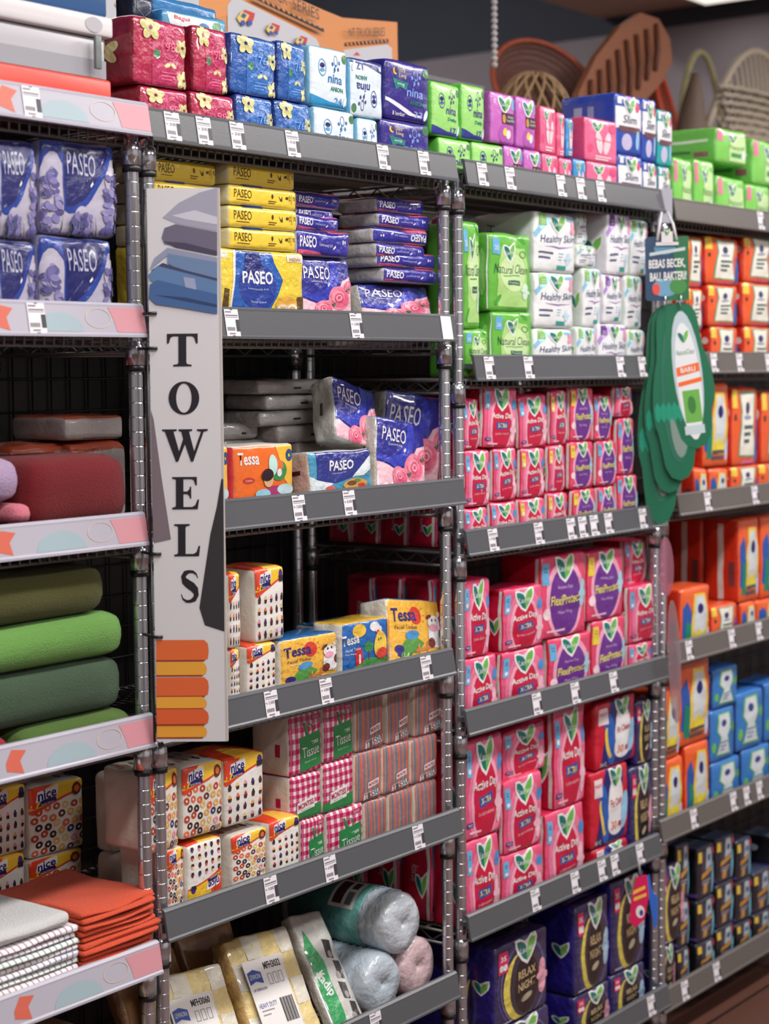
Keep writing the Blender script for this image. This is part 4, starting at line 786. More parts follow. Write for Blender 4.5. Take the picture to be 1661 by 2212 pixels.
# ---- pad rack, topmost shelf
c('3a', [('ninag', 947, 1018, 300), ('ninag', 930, 995, 180)], d=.09)
c('3a', [('ninag', 1020, 1088, 310), ('ninag', 996, 1047, 184)], d=.09)
c('3a', [('lpur', 1089, 1130, 316), ('lpur', 1058, 1112, 201)], d=.09)
c('3a', [('lpur', 1131, 1170, 324), ('lpur', 1114, 1158, 211)], d=.09)
c('3a', [('lpink', 1171, 1207, 333), ('lpink', 1166, 1202, 231)], d=.09)
c('3a', [('lpink', 1208, 1237, 342), ('lpink', 1203, 1221, 244)], d=.09)
c('3a', [('lblue', 1238, 1266, 344), ('lblue', 1222, 1239, 255)], d=.09)
c('3a', [('lpink', 1268, 1334, 352), ('lpink', 1262, 1335, 258)], d=.10)
c('3a', [('lslim', 1336, 1388, 335), ('lslim', 1330, 1386, 205)], d=.16)
c('3a', [('lslim', 1389, 1420, 350), ('lslim', 1388, 1418, 214)], d=.12)
c('3a', [('lteal', 1422, 1450, 360), ('lteal', 1420, 1453, 238)], d=.10)
# ---- far rack, topmost shelf
c('4a', [('lgreen', 1500, 1543, 346), ('lgreen', 1549, 1612, 280)], d=.26)
c('4a', [('lgreen', 1456, 1496, 342)], d=.14)
c('4a', [('lgreen', 1548, 1610, 384)], d=.2, y0=.03)
c('4a', [('lgreen', 1612, 1664, 400), ('lgreen', 1625, 1690, 306)], d=.2)
# ---- tissue rack, second shelf
c('2b', [('payup', 330, 470, 534)] + [('payel', 330, 469, y) for y in (488, 442, 396, 348)], d=.10, y0=.05)
c('2b', [('payup', 473, 655, 541), ('payel', 496, 640, 496), ('payel', 495, 641, 449), ('payel', 494, 641, 405), ('payel', 492, 639, 358)], d=.10, y0=.04)
c('2b', [('rose', 648, 764, 556, {'rot': (-4, 0, 0)}), ('pablue', 640, 757, 500, {'y': .05}), ('pablue', 640, 735, 480, {'y': .06}), ('pablue', 640, 722, 452, {'y': .07}), ('pablue', 640, 735, 420, {'y': .06})], d=.10, y0=.05)
c('2b', [('rose', 792, 944, 612, {'rot': (-14, 0, 0)}), ('pablue', 828, 946, 580), ('pablue', 815, 944, 561, {'y': .05}), ('pablue', 810, 921, 528), ('pablueu', 806, 926, 495), ('pablue', 818, 930, 463), ('pablue', 815, 917, 430)], d=.11, y0=.05)
c('2b', [('lpink', 946, 962, 470)], d=.02, y0=.12)
# ---- tissue rack, third shelf
c('2c', [('teso', 500, 634, 961)], d=.08)
c('2c', [('teso', 400, 494, 966)], d=.08)
c('2c', [('food', 676, 806, 972, {'rot': (-6, 0, -3)})], d=.07)
c('2c', [('greypk', 640, 742, 955), ('greypk', 600, 735, 918), ('greypk', 560, 700, 886, {'look': 'white tissue pack end in clear wrap'}), ('greypk', 575, 716, 852), ('greypk', 560, 700, 822)], y0=.20, d=.12)
c('2c', [('greypk', 480, 596, 950), ('greypk', 478, 560, 914)], y0=.24, d=.12)
c('2c', [('rose', 812, 920, 905, {'rot': (-8, 10, 0), 'y': .04})], d=.055)
c('2c', [('rose', 830, 925, 850, {'rot': (-4, 9, -20), 'y': .12, 'look': 'dark blue rose tissue pack leaning at the post'})], d=.06)
def leaning(kind, cx, cy, w_, h, y, rot, d, shelf, row, look):
    p = at(cx, cy, y); o = pack(kind, p.x - w_ / 2, p.x + w_ / 2, p.z - h / 2, p.z + h / 2, y, d, shelf, row, None, look=look)
    M = Matrix.Rotation(math.radians(rot[1]), 4, 'Y') @ Matrix.Rotation(math.radians(rot[0]), 4, 'X') @ Matrix.Rotation(math.radians(rot[2]), 4, 'Z')
    o.rotation_euler = M.to_euler(); o.location = Vector((p.x, y, p.z)) - M.to_3x3() @ Vector((0, 0, h / 2)); return o
leaning('rose', 768, 893, .145, .135, .10, (-16, 14, 0), .06, '2c', 1, 'rose tissue pack tipped on top of the pile')
# ---- tissue rack, fourth shelf
c('2d', [('cup', 496, 521, 1402), ('cup', 492, 522, 1238)], d=.10)
c('2d', [('cup', 532, 598, 1390), ('cup', 550, 615, 1225)], d=.11)
c('2d', [('cup', 420, 488, 1408), ('cup', 420, 486, 1245)], d=.10)
c('2d', [('tesy', 606, 728, 1373)], d=.08)
c('2d', [('tesb', 738, 843, 1340)], d=.08)
c('2d', [('tesy', 846, 962, 1294, {'rot': (-12, 8, 0)})], d=.075, y0=.035)
c('2d', [('tesb', 700, 800, 1378), ('tesy', 705, 805, 1350)], d=.09, y0=.15)
# ---- tissue rack, fifth shelf
c('2e', [('donut', 358, 399, 1832), ('donut', 320, 386, 1664)], d=.12)
c('2e', [('cupu', 402, 482, 1815, {'y': .035})], d=.12)
c('2e', [('donut', 498, 578, 1796)], d=.12)
c('2e', [('cup', 580, 650, 1768)], d=.12)
def upper(shelf, items, y0, d, row=1, deep=0, back=False):
    for (kind, xl, xr, yt, yb) in items:
        a, b = at(xl, yt, y0), at(xr, yt, y0); m_ = (xl + xr) / 2
        pack(kind, a.x + .001, b.x - .001, at(m_, yb, y0).z, at(m_, yt, y0).z, y0, d, shelf, row)
upper('2e', [('donut', 392, 480, 1650, 1805), ('cup', 482, 570, 1632, 1778)], .034, .13)
c('2e', [('ging', 648, 702, 1765), ('gingm', 624, 694, 1672), ('ging', 622, 695, 1536)], d=.10, y0=.055)
c('2e', [('ging', 704, 785, 1745), ('gingm', 696, 763, 1644), ('ging', 697, 762, 1514)], d=.10, y0=.055)
c('2e', [('strip2', 787, 838, 1726), ('strip', 766, 824, 1622), ('strip', 768, 829, 1494)], d=.10, y0=.055)
c('2e', [('strip2', 840, 893, 1708), ('strip', 826, 886, 1606), ('strip', 836, 886, 1478)], d=.10, y0=.055)
c('2e', [('strip2', 895, 946, 1688), ('strip', 888, 945, 1590), ('strip', 896, 957, 1466)], d=.10, y0=.055)
# ---- pad rack, second shelf
c('3b', [('natural', 1004, 1055, 712), ('natural', 1000, 1037, 480)], d=.10)
c('3b', [('natural', 1062, 1150, 674), ('natural', 1056, 1146, 506)], d=.05)
c('3b', [('healthy', 1152, 1238, 710), ('healthy', 1152, 1241, 590), ('healthy', 1152, 1244, 462)], d=.17)
c('3b', [('healthy', 1244, 1290, 708), ('healthy', 1258, 1300, 580), ('healthy', 1246, 1290, 530)], d=.08, y0=.04)
c('3b', [('healthyp', 1292, 1352, 700), ('healthyp', 1302, 1346, 594), ('healthyp', 1310, 1361, 460)], d=.15)
c('3b', [('healthy', 1354, 1394, 712), ('healthy', 1350, 1388, 596), ('healthy', 1363, 1400, 474)], d=.12)
upper('3b', [('healthy', 1246, 1270, 462, 528)], .06, .1, 3)
# ---- pad rack, third shelf
c('3c', [('active', 1003, 1056, 1096), ('active', 1003, 1060, 972), ('active', 1001, 1036, 862)], d=.075, deep=4)
c('3c', [('active', 1059, 1116, 1083), ('active', 1066, 1116, 968), ('active', 1042, 1114, 834, {'rot': (0, 3, 0)})], d=.08)
c('3c', [('activey', 1122, 1178, 1076), ('activey', 1124, 1177, 968), ('active', 1122, 1184, 854, {'rot': (0, -3, 0)})], d=.08)
c('3c', [('activey', 1182, 1228, 1064), ('activey', 1186, 1221, 962), ('activey', 1190, 1226, 844)], d=.08)
c('3c', [('flexi', 1236, 1288, 1056), ('flexi', 1230, 1283, 954), ('flexi', 1232, 1280, 836)], d=.08)
c('3c', [('flexib', 1294, 1330, 1050), ('flexib', 1290, 1333, 952), ('flexib', 1284, 1322, 854)], d=.08)
c('3c', [('flexib', 1334, 1378, 1026), ('flexib', 1336, 1370, 902), ('active', 1328, 1368, 834)], d=.09)
# ---- pad rack, fourth shelf
c('3d', [('active', 1003, 1074, 1418), ('active', 1001, 1058, 1252)], d=.08, deep=3)
c('3d', [('active', 1082, 1178, 1402), ('active', 1086, 1174, 1268)], d=.09)
c('3d', [('flexib', 1186, 1275, 1372), ('flexib', 1170, 1264, 1198)], d=.12)
c('3d', [('flexi', 1279, 1353, 1336), ('flexi', 1268, 1346, 1188)], d=.10)
c('3d', [('active', 1357, 1410, 1388), ('active', 1358, 1424, 1262)], d=.09)
upper('3d', [('active', 1350, 1396, 1166, 1262)], .06, .1, 2)
# ---- pad rack, fifth shelf
c('3e', [('active', 1004, 1080, 1808), ('active', 1003, 1085, 1590)], d=.09, deep=3)
c('3e', [('active', 1084, 1172, 1836), ('active', 1088, 1171, 1676)], d=.09)
c('3e', [('active', 1177, 1262, 1745), ('active', 1196, 1265, 1526)], d=.12)
c('3e', [('wing', 1282, 1358, 1822 - 0), ('wing', 1276, 1358, 1658), ('wing', 1285, 1376, 1508)], d=.10)
c('3e', [('relax', 1361, 1409, 1652), ('relaxb', 1374, 1409, 1512)], d=.10)
upper('3e', [('active', 1084, 1180, 1568, 1674)], .045, .09, 2)
# ---- pad rack, lowest shelf
c('3f', [('relax', 1066, 1188, 2200), ('relax', 1066, 1185, 2024)], d=.13, deep=1)
c('3f', [('relax', 1240, 1320, 2136), ('relaxb', 1240, 1316, 1944)], d=.14)
c('3f', [('relaxb', 1322, 1392, 2092), ('relaxb', 1322, 1392, 1892)], d=.12)
c('3f', [('relax', 985, 1056, 2240), ('relax', 985, 1056, 2080)], d=.13, y0=.10)
# ---- far rack
c('4b', [('wave', 1483, 1518, 716), ('wave', 1483, 1520, 622), ('wave', 1480, 1518, 510)], d=.10)
c('4b', [('wave', 1536, 1594, 706), ('wave', 1530, 1593, 616), ('wave', 1526, 1596, 514)], d=.10)
c('4b', [('wave', 1608, 1668, 706), ('wave', 1606, 1670, 612), ('wave', 1608, 1670, 510)], d=.10)
c('4c', [('wave2', 1500, 1528, 1012), ('wave2', 1520, 1574, 828)], d=.09)
c('4c', [('wave2', 1532, 1574, 1012)], d=.09)
c('4c', [('wave', 1580, 1640, 1006), ('wave', 1582, 1638, 838)], d=.09)
c('4c', [('wave', 1642, 1700, 1000), ('wave', 1646, 1700, 846)], d=.09)
c('4d', [('wave2', 1470, 1535, 1268)], d=.10)
c('4d', [('wave', 1538, 1592, 1306)], d=.10)
c('4d', [('wave2', 1600, 1634, 1300), ('wave2', 1596, 1642, 1120)], d=.11, deep=2)
c('4d', [('wave2', 1636, 1690, 1292), ('wave2', 1645, 1700, 1112)], d=.11)
c('4e', [('wave2', 1424, 1476, 1640), ('wave2', 1424, 1470, 1490)], d=.10)
c('4e', [('wave2', 1480, 1533, 1604), ('wave2', 1468, 1534, 1424)], d=.10)
c('4e', [('wblue', 1537, 1600, 1640), ('wblue', 1534, 1588, 1530), ('wblue', 1540, 1594, 1440)], d=.10)
c('4e', [('wblue', 1604, 1664, 1612), ('wblue', 1592, 1648, 1492)], d=.10)
c('4e', [('wblue', 1668, 1720, 1590), ('wblue', 1652, 1700, 1470)], d=.10)
c('4f', [('relax', 1424, 1460, 2042), ('relax', 1424, 1480, 1866)], d=.10)
for (xl, xr, ys) in ((1463, 1490, (2048, 1944, 1822)), (1506, 1544, (2032, 1940, 1826)), (1547, 1586, (2000, 1906, 1806)), (1590, 1624, (1990, 1900, 1812)), (1628, 1666, (1968, 1880)), (1668, 1700, (1950, 1870, 1800))):
    c('4f', [('wblack', xl, xr, y) for y in ys], d=.10)
# ---- towel rack, toilet rolls
c('1b', [('lav', -40, 80, 517), ('lav', -40, 80, 300)], d=.2)
c('1b', [('lav', 82, 248, 512), ('lav', 82, 250, 305)], d=.2)
c('1e', [('white', 246, 300, 1838), ('white', 240, 296, 1668)], y0=.20, d=.05)
c('1e', [('donut', 60, 180, 1845), ('donut', 60, 180, 1690)], y0=.30, d=.1)
c('1e', [('cup', -30, 55, 1850), ('cup', -30, 55, 1700)], y0=.30, d=.1)
# ---- wipes behind the crimson packs
def flat(kind, xl, xr, yt, yb, y0, d, shelf, row, look=None): 
    a, b = at(xl, yt, y0), at(xr, yt, y0); m_ = (xl + xr) / 2
    pack(kind, a.x, b.x, at(m_, yb, y0).z, at(m_, yt, y0).z, y0, d, shelf, row, look=look)
flat('wipe', 352, 490, 30, 72, .20, .09, '2a', 1, 'light blue wet wipe pack behind the crimson packs')
flat('plainblue', 330, 470, 4, 40, .30, .09, '2a', 1, 'plain blue pack behind the wet wipes')
flat('darkpk', 288, 332, -8, 40, .22, .05, '2a', 1, 'dark slate pack behind the crimson packs')
SHZ = sz('2a')
for o_, *_r in RECS[-3:]:       # they stand on the shelf
    t_ = o_.location.z + o_.scale.z * max(v.co.z for v in o_.data.vertices); hh = max(v.co.z for v in o_.data.vertices)
    o_.scale.z = (t_ - SHZ) / hh if o_.data.name.startswith('never') else o_.scale.z
def nrmY(rz): return Matrix.Rotation(rz, 4, 'Z')
FACE = math.atan2(-.7968, .6042)          # a board whose front looks down the aisle
# ---------------------------------------------------------------- TOWELS sign
def serif(ch):
    if ch == 'T': return [[(0, 1), (1, 1), (1, .70), (.94, .70), (.88, .88), (.80, .92), (.63, .92), (.63, .12), (.66, .07), (.80, .05), (.80, 0), (.20, 0), (.20, .05), (.34, .07), (.37, .12), (.37, .92), (.20, .92), (.12, .88), (.06, .70), (0, .70)]]
    if ch == 'O': return [ell(.5, .5, .5, .51, 30), ell(.5, .5, .25, .45, 30)]
    if ch == 'W': return [[(0, 1), (.32, 1), (.32, .95), (.25, .93), (.37, .32), (.46, .70), (.42, .92), (.36, .95), (.36, 1), (.66, 1), (.66, .95), (.59, .93), (.70, .32), (.85, .92), (.76, .95), (.76, 1), (1, 1), (1, .95), (.91, .92), (.68, 0), (.63, 0), (.50, .54), (.35, 0), (.30, 0), (.06, .93), (0, .95)]]
    if ch == 'E': return [[(0, 1), (.92, 1), (.92, .74), (.87, .74), (.80, .90), (.72, .93), (.42, .93), (.42, .55), (.56, .55), (.64, .62), (.66, .70), (.71, .70), (.71, .33), (.66, .33), (.64, .41), (.56, .47), (.42, .47), (.42, .07), (.74, .07), (.86, .13), (.94, .30), (1, .30), (.95, 0), (0, 0), (0, .05), (.12, .08), (.14, .12), (.14, .90), (.12, .93), (0, .95)]]
    if ch == 'L': return [[(0, 1), (.6, 1), (.6, .95), (.46, .93), (.44, .88), (.44, .07), (.74, .07), (.86, .13), (.94, .32), (1, .32), (.96, 0), (0, 0), (0, .05), (.12, .07), (.15, .12), (.15, .88), (.13, .93), (0, .95)]]
    c = [(.87, .76, .012), (.80, .88, .025), (.66, .955, .035), (.47, .965, .04), (.30, .91, .07), (.22, .80, .085), (.26, .68, .10), (.42, .58, .11), (.62, .49, .115), (.76, .38, .11), (.80, .24, .09), (.72, .11, .07), (.54, .04, .04), (.36, .035, .035), (.20, .11, .025), (.12, .26, .012)]
    L, R_ = [], []
    for i, (x, y, w_) in enumerate(c):
        a = c[max(0, i - 1)]; b = c[min(len(c) - 1, i + 1)]; dx, dy = b[0] - a[0], b[1] - a[1]; n = math.hypot(dx, dy)
        w_ *= 1.25; L.append((x - dy / n * w_, y + dx / n * w_)); R_.append((x + dy / n * w_, y - dx / n * w_))
    return [L + R_[::-1]]
BW, BH, BT = .124, .957, .012
sg = empty('towels_sign', (-.0255, -.022, 1.140), math.atan2(-.100, .073))
tag(sg, 'tall white sign reading TOWELS with pictures of folded towels, clipped to the posts', 'sign')
mb = MB(); mb.box((0, 0, 0), (BW, BT, BH), mat((196, 190, 186), 'card'))
mb.add([(0, -.0004, 0), (BW - .004, -.0004, 0), (BW - .004, -.0004, BH), (0, -.0004, BH)], [(0, 1, 2, 3)], mat((222, 220, 224), 'card'))
def bp(x, y): return ((x - (318 + 17 * (y - 410) / 1195)) / 154, (1604 - y) / 1196)
def bpoly(c_, *pts): return ('p', c_, [[bp(*p) for p in pts]])
it = [bpoly((168, 166, 186), (352, 470), (385, 440), (430, 418), (468, 408), (468, 500), (380, 482)), bpoly((210, 208, 220), (372, 466), (420, 455), (468, 470), (468, 486), (400, 474)),
      bpoly((112, 106, 128), (350, 512), (356, 492), (380, 484), (468, 502), (468, 548), (356, 526)), bpoly((74, 68, 92), (352, 520), (400, 524), (468, 542), (468, 552), (380, 534)),
      bpoly((150, 156, 182), (324, 580), (334, 556), (362, 534), (468, 556), (468, 574), (360, 552)), bpoly((112, 138, 176), (362, 546), (468, 566), (468, 600), (390, 584), (362, 566)), bpoly((66, 70, 104), (326, 582), (352, 566), (400, 582), (468, 600), (468, 606), (380, 590)),
      bpoly((98, 132, 176), (320, 592), (340, 572), (400, 588), (468, 606), (468, 634), (360, 612), (326, 604)), bpoly((70, 104, 156), (322, 640), (324, 612), (340, 602), (468, 634), (468, 676), (400, 664), (336, 654)), bpoly((46, 66, 112), (334, 634), (400, 640), (468, 656), (468, 662), (400, 648)), bpoly((160, 168, 200), (396, 596), (420, 600), (424, 624), (400, 618)),
      bpoly((126, 112, 120), (325, 880), (331, 900), (348, 1030), (367, 1160), (328, 1168)), bpoly((52, 50, 54), (476, 1030), (466, 1090), (452, 1150), (440, 1230), (428, 1310), (440, 1348), (482, 1362), (480, 1030))]
for i, (y0_, y1_, c_) in enumerate(((1380, 1427, (232, 110, 56)), (1428, 1460, (240, 170, 62)), (1462, 1506, (230, 106, 58)), (1505, 1533, (242, 172, 64)), (1532, 1568, (228, 100, 52)), (1568, 1597, (240, 168, 60)))):
    r_ = 446 - 4 * (i % 2)
    it += [bpoly(c_, (334, y0_), (r_ - 8, y0_), (r_, y0_ + 8), (r_ + 2, (y0_ + y1_) / 2), (r_, y1_ - 6), (r_ - 8, y1_ - 2), (334, y1_ - 2)), bpoly((150, 52, 30), (334, y1_ - 3), (r_ - 6, y1_ - 3), (r_ - 8, y1_), (334, y1_))]
for ch, cx_, y0_, w_ in (('T', 393, 717, 66), ('O', 396, 820, 66), ('W', 398, 922, 98), ('E', 399, 1025, 58), ('L', 402, 1127, 56), ('S', 407, 1228, 48)):
    h_ = 70; it.append(('p', (34, 30, 40), [[bp(cx_ - w_ / 2 + p[0] * w_, y0_ + h_ * (1 - p[1])) for p in l] for l in serif(ch)]))
lay(mb, it, BW, BH, lambda u, v, o: Vector((u * BW, -.0006 - o, v * BH)), 'card', .0002, 5)
mb.build('board', sg)
for zz in (.745, .685, .33, .185):
    hb = MB(); hb.tube([(.014, -.004, zz), (-.004, -.004, zz), (-.012, .014, zz), (-.045, .06, zz)], .0028, DK, 8); hb.build('hook', sg)
for z0_, z1_ in ((.745, .955), (.33, .685), (.0, .33)):
    hb = MB(); hb.tube([(-.004, -.003, z0_), (-.004, -.003, z1_)], .0022, DK, 8); hb.build('wire', sg)
# ---------------------------------------------------------------- hanging green boards at the pad rack's corner
def hung(name, pxc, y, W, H, outline, items, label, cat, base, group=None, rot=0, th=.003, m2=None, holes=True, rz=FACE, kind='card'):
    """flat board hung with its top centre at pixel pxc in the plane y; outline in unit coordinates"""
    p = at(pxc[0], pxc[1], y); o = empty(name, p, 0)
    o.rotation_euler = (Matrix.Rotation(rz, 4, 'Z') @ Matrix.Rotation(math.radians(rot), 4, 'Y')).to_euler()
    mb = MB(); mb.prism([((u - .5) * W, (v - 1) * H) for u, v in outline], th, mat(base, kind), None, mat(m2 or base, kind))
    lay(mb, items, W, H, lambda u, v, o_: Vector(((u - .5) * W, -o_, (v - 1) * H)), kind, .0003, 5)
    mb.build('board', o); tag(o, label, cat, group); return o
def rr(r=.08, k=1.0, n=5):
    pts = []
    for cx_, cy_, a0 in ((1 - r, 1 - r * k, 0), (r, 1 - r * k, 90), (r, r * k, 180), (1 - r, r * k, 270)):
        for i in range(n): a = math.radians(a0 + 90 * i / (n - 1)); pts.append((cx_ + r * math.cos(a), cy_ + r * k * math.sin(a)))
    return pts
hc = hung('header_card', (1440, 511), -.055, .108, .158, rr(.09, .6), [PG((40, 110, 70), (.5, 0), (1, 0), (1, 1), (.6, 1), (.7, .5)), E((110, 160, 190), .45, .2, .3, .14), E((90, 150, 180), .45, .82, .25, .1), E((70, 140, 70), .75, .22, .2, .12),
     T(WHITE, 'BEBAS BECEK,', .5, .57, .84, .16, .05, 2, True), T(WHITE, 'BAU, BAKTERI!', .52, .37, .84, .16, .05, 2, True), PG((200, 210, 214), (.1, .70), (.92, .78), (.92, .83), (.1, .75)), E((226, 80, 70), .24, .18, .09, .09)],
     'green and blue header card reading BEBAS BECEK, clipped at the rack corner', 'sign', (44, 72, 104), None, -1)
cl = MB(); cl.box((-.028, -.006, -.022), (.028, -.002, -.014), mat((226, 222, 224), 'plastic')); cl.box((-.014, -.007, -.016), (.014, -.003, .012), mat((226, 222, 224), 'plastic'))
lay(cl, LF(.5, .5, .6, .6, False), .02, .024, lambda u, v, o_: Vector((-.01 + u * .02, -.0072 - o_, -.004 + v * .024)), 'card', .0002, 5); cl.build('clip', hc)
for sx in (-.024, .024):
    for q in (0,):
        rg = MB(); rg.tube([(sx * .8 + .012, -.004 + .010 * math.cos(a), -.150 + .014 * math.sin(a) - .008) for a in [2 * math.pi * i / 14 for i in range(14)]], .0016, CH, 6, closed=True); rg.build('ring', hc)
    st_ = MB(); st_.tube([(sx, -.003, -.01), (sx * .7, .004, .03), (sx * .3, .03, .062)], .0035, mat((214, 208, 212), 'plastic'), 8); st_.build('strap', hc)
PADO = [(.50, 1), (.62, .992), (.73, .965), (.80, .92), (.83, .85), (.84, .76), (.86, .68), (.93, .60), (.985, .50), (1.0, .40), (.97, .32), (.90, .26), (.86, .18), (.80, .08), (.68, .02), (.5, 0), (.32, .02), (.2, .08), (.14, .18), (.10, .26), (.03, .32), (0, .40), (.015, .50), (.07, .60), (.14, .68), (.16, .76), (.17, .85), (.20, .92), (.27, .965), (.38, .992)]
PADO = PADO[::-1]
base_items = lambda: [E((190, 206, 214), .5, .52, .29, .42), E((232, 236, 240), .5, .46, .24, .40)] + LF(.5, .76, .2, .08, False) + [T((70, 130, 80), 'NaturalClean', .5, .66, .36, .035, .1), PG(ORA, (.28, .5), (.74, .52), (.74, .58), (.28, .56)), T(WHITE, 'BARU', .51, .54, .3, .035, 0, 2, True), PG(ORA, (.28, .43), (.76, .45), (.76, .48), (.28, .46)), R((110, 180, 80), .34, .18, .68, .40), E((60, 130, 60), .5, .3, .08, .06), R((196, 214, 220), .3, .1, .7, .16)]
back_items = lambda: [E((40, 110, 90), .5, .5, .3, .4), E((130, 150, 140), .55, .35, .2, .22)] + [PG((26, 150, 120), (.1 + .12 * i, .45), (.16 + .12 * i, .42), (.16 + .12 * i, .36), (.1 + .12 * i, .33), (.04 + .12 * i, .36), (.04 + .12 * i, .42)) for i in range(7)]
for i, (pc, y, W_, H_, ro, nm_, its) in enumerate((((1466, 652), -.075, .125, .370, 7.5, 'frontmost green pad-shaped board with white panel and orange strip', base_items), ((1448, 655), -.058, .118, .445, 3.5, 'second green pad-shaped board hanging behind the front one', back_items),
        ((1440, 657), -.044, .120, .475, 1, 'third green pad-shaped board of the hanging set', back_items), ((1432, 662), -.030, .120, .550, -.5, 'rearmost, lowest hanging green pad-shaped board', back_items))):
    hung('pad_shaped_board', pc, y, W_, H_, PADO, its(), nm_ + ', below header card', 'sign', (20, 108, 78) if i else (24, 110, 78), 'green pad-shaped boards on rings', -ro, .003, (150, 150, 130))
hung('blank_card', (1437, 408), -.012, .036, .085, rr(.06, .5), [], 'plain pale grey card at the right end of the topmost rail', 'card', (176, 176, 190))
for (pc, W_, H_, lb, ro) in (((1437, 1160), .046, .150, 'pink translucent oval tag hanging beside the fourth shelf corner', -3), ((1452, 1296), .040, .32, 'long translucent strip board hanging below the pink oval', -3)):
    hung('translucent_tag', pc, -.05, W_, H_, ell(.5, .5, .5, .5, 28), [], lb, 'tag', (214, 150, 172) if H_ < .2 else (196, 176, 184), None, ro, .002, None, rz=FACE + .5, kind='glass')
wb = hung('shelf_wobbler', (1383, 1890), -.035, .055, .135, [(0, .1), (.3, 0), (.7, .15), (.9, .6), (.8, 1), (.3, .95), (.1, .6)], [PG((250, 200, 70), (.16, .62), (.74, .74), (.72, .8), (.18, .7)), PG((250, 200, 70), (.2, .5), (.78, .6), (.78, .66), (.2, .57)), E(WHITE, .5, .3, .2, .12), E((90, 60, 150), .55, .28, .09, .06)],
     'pink wobbler card with blue strip under the fifth rail', 'sign', (226, 30, 96))
sb = MB(); sb.prism([(.012, -.01), (.024, .0), (.03, -.04), (.045, -.06), (.044, -.13), (.036, -.14), (.026, -.08)], .003, mat((54, 110, 210), 'card'), Matrix.Translation((0, .004, 0))); sb.build('blue_strip', wb)
sb = MB(); sb.tube([(0, 0, 0), (-.004, .004, .03), (-.006, .012, .052)], .003, mat((170, 170, 176), 'plastic'), 8); sb.build('clip', wb)
# ---------------------------------------------------------------- storage boxes on the towel rack
zt = sz('1a'); bx = empty('storage_box', (-.40, .21, zt)); tag(bx, 'translucent grey storage box with white lid and red base', 'storage box')
def lbox(name, a, b, m, par, r=.006):
    w_, h, d = b[0] - a[0], b[2] - a[2], b[1] - a[1]; fn = warp(w_, h, d, r, 0, 0, 0, 0, 1); mb = MB()
    body(mb, w_, h, d, r, fn, {k: m for k in ('front', 'left', 'top')}, (3, 3, 3)); mb.v = [(v[0] + (a[0] + b[0]) / 2, v[1] + a[1], v[2] + a[2]) for v in mb.v]
    return mb, name, par
def lb(*a, items=None, **k):
    mb, n, p = lbox(*a, **k)
    if items: A_, B_ = a[1], a[2]; lay(mb, items, B_[0] - A_[0], B_[2] - A_[2], lambda u, v, o: Vector((A_[0] + u * (B_[0] - A_[0]), A_[1] - o - .0002, A_[2] + v * (B_[2] - A_[2]))), 'plastic', .0003, 5)
    return mb.build(n, p)
lb('base', (-.31, -.192, 0), (.337, .17, .082), mat((226, 72, 58), 'plastic'), bx)
lb('tub', (-.30, -.185, .083), (.33, .165, .150), mat((178, 176, 182), 'plastic'), bx, items=[R((150, 150, 158), 0, 0, 1, .45)])
lb('lid', (-.32, -.196, .151), (.34, .18, .186), mat((210, 206, 208), 'plastic'), bx, items=[E((176, 172, 178), .93, .5, .03, .36), E((176, 172, 178), .45, .5, .03, .36)])
for x_ in (.29, -.02): lb('latch', (x_, -.204, .095), (x_ + .014, -.197, .150), mat((110, 118, 116), 'plastic'), bx, r=.002)
b2 = empty('storage_box', (-.17, .21, zt + .187)); tag(b2, 'blue box standing on the white-lidded storage box', 'storage box')
lb('body', (-.10, -.185, 0), (.107, .17, .16), mat((46, 84, 132), 'plastic'), b2); lb('lid', (-.104, -.19, .161), (.110, .175, .19), mat((60, 100, 150), 'plastic'), b2)
# ---------------------------------------------------------------- towels
def towel(x0, x1, y0, y1, z0, z1, c_, label, folds=2, kind='cloth', m=None, name='folded_towel', cat='towel', group=None, amp=.004):
    w_, d = x1 - x0, y1 - y0; h = z1 - z0; mb = MB(); t = h / folds; M_ = m or mat(c_, kind)
    for i in range(folds):
        r = min(t * .47, .032); fn = warp(w_, t * 1.0, d, r, .002, .004, .0, amp, i + len(label), 9)
        b_ = MB(); body(b_, w_, t * .99, d, r, fn, {k: M_ for k in ('front', 'left', 'top')}, (9, 3, 6))
        b_.v = [(v[0] + math.sin(i * 2.1) * .002, v[1] + .003 * math.sin(i * 1.7), v[2] + i * t) for v in b_.v]; mb.add(b_.v, b_.f, M_, True)
    o = mb.build(name, None, ((x0 + x1) / 2, y0, z0)); tag(o, label, cat, group); return o
z = sz('1c')
towel(-.262, -.02, .015, .33, z, z + .033, (232, 70, 110), 'bright pink towel folded flat under the deep red towel')
towel(-.264, -.034, .020, .33, z + .034, z + .150, (128, 8, 20), 'deep red thick towel, third shelf, towel rack', 1)
towel(-.48, -.268, .012, .33, z, z + .045, (126, 84, 92), 'mauve brown towel at the frame edge, under the lilac towel', 1)
towel(-.268 - .04, -.265, .011, .2, z + .046, z + .080, (228, 120, 140), 'small pink cloth with cream stripe beside the mauve towel', 1)
towel(-.48, -.275, .02, .33, z + .081, z + .155, (190, 160, 200), 'lilac towel at the frame edge beside the deep red towel', 1)
z = sz('1d')
towel(-.30, -.035, .02, .35, z, z + .060, (84, 120, 40), 'lime green towel lowest in the green pile', 1)
towel(-.44, -.045, .03, .35, z + .061, z + .155, (66, 92, 66), 'dark sage green towel, second from the bottom of the pile', 1)
towel(-.44, -.045, .022, .35, z + .156, z + .232, (112, 172, 76), 'light green towel in the middle of the green pile', 1)
towel(-.46, -.085, .03, .35, z + .233, z + .318, (84, 84, 28), 'olive green towel topmost of the green pile', 1)
towel(-.50, -.318, .012, .2, z, z + .060, (170, 24, 50), 'crimson towel at the frame edge below the green pile', 1)
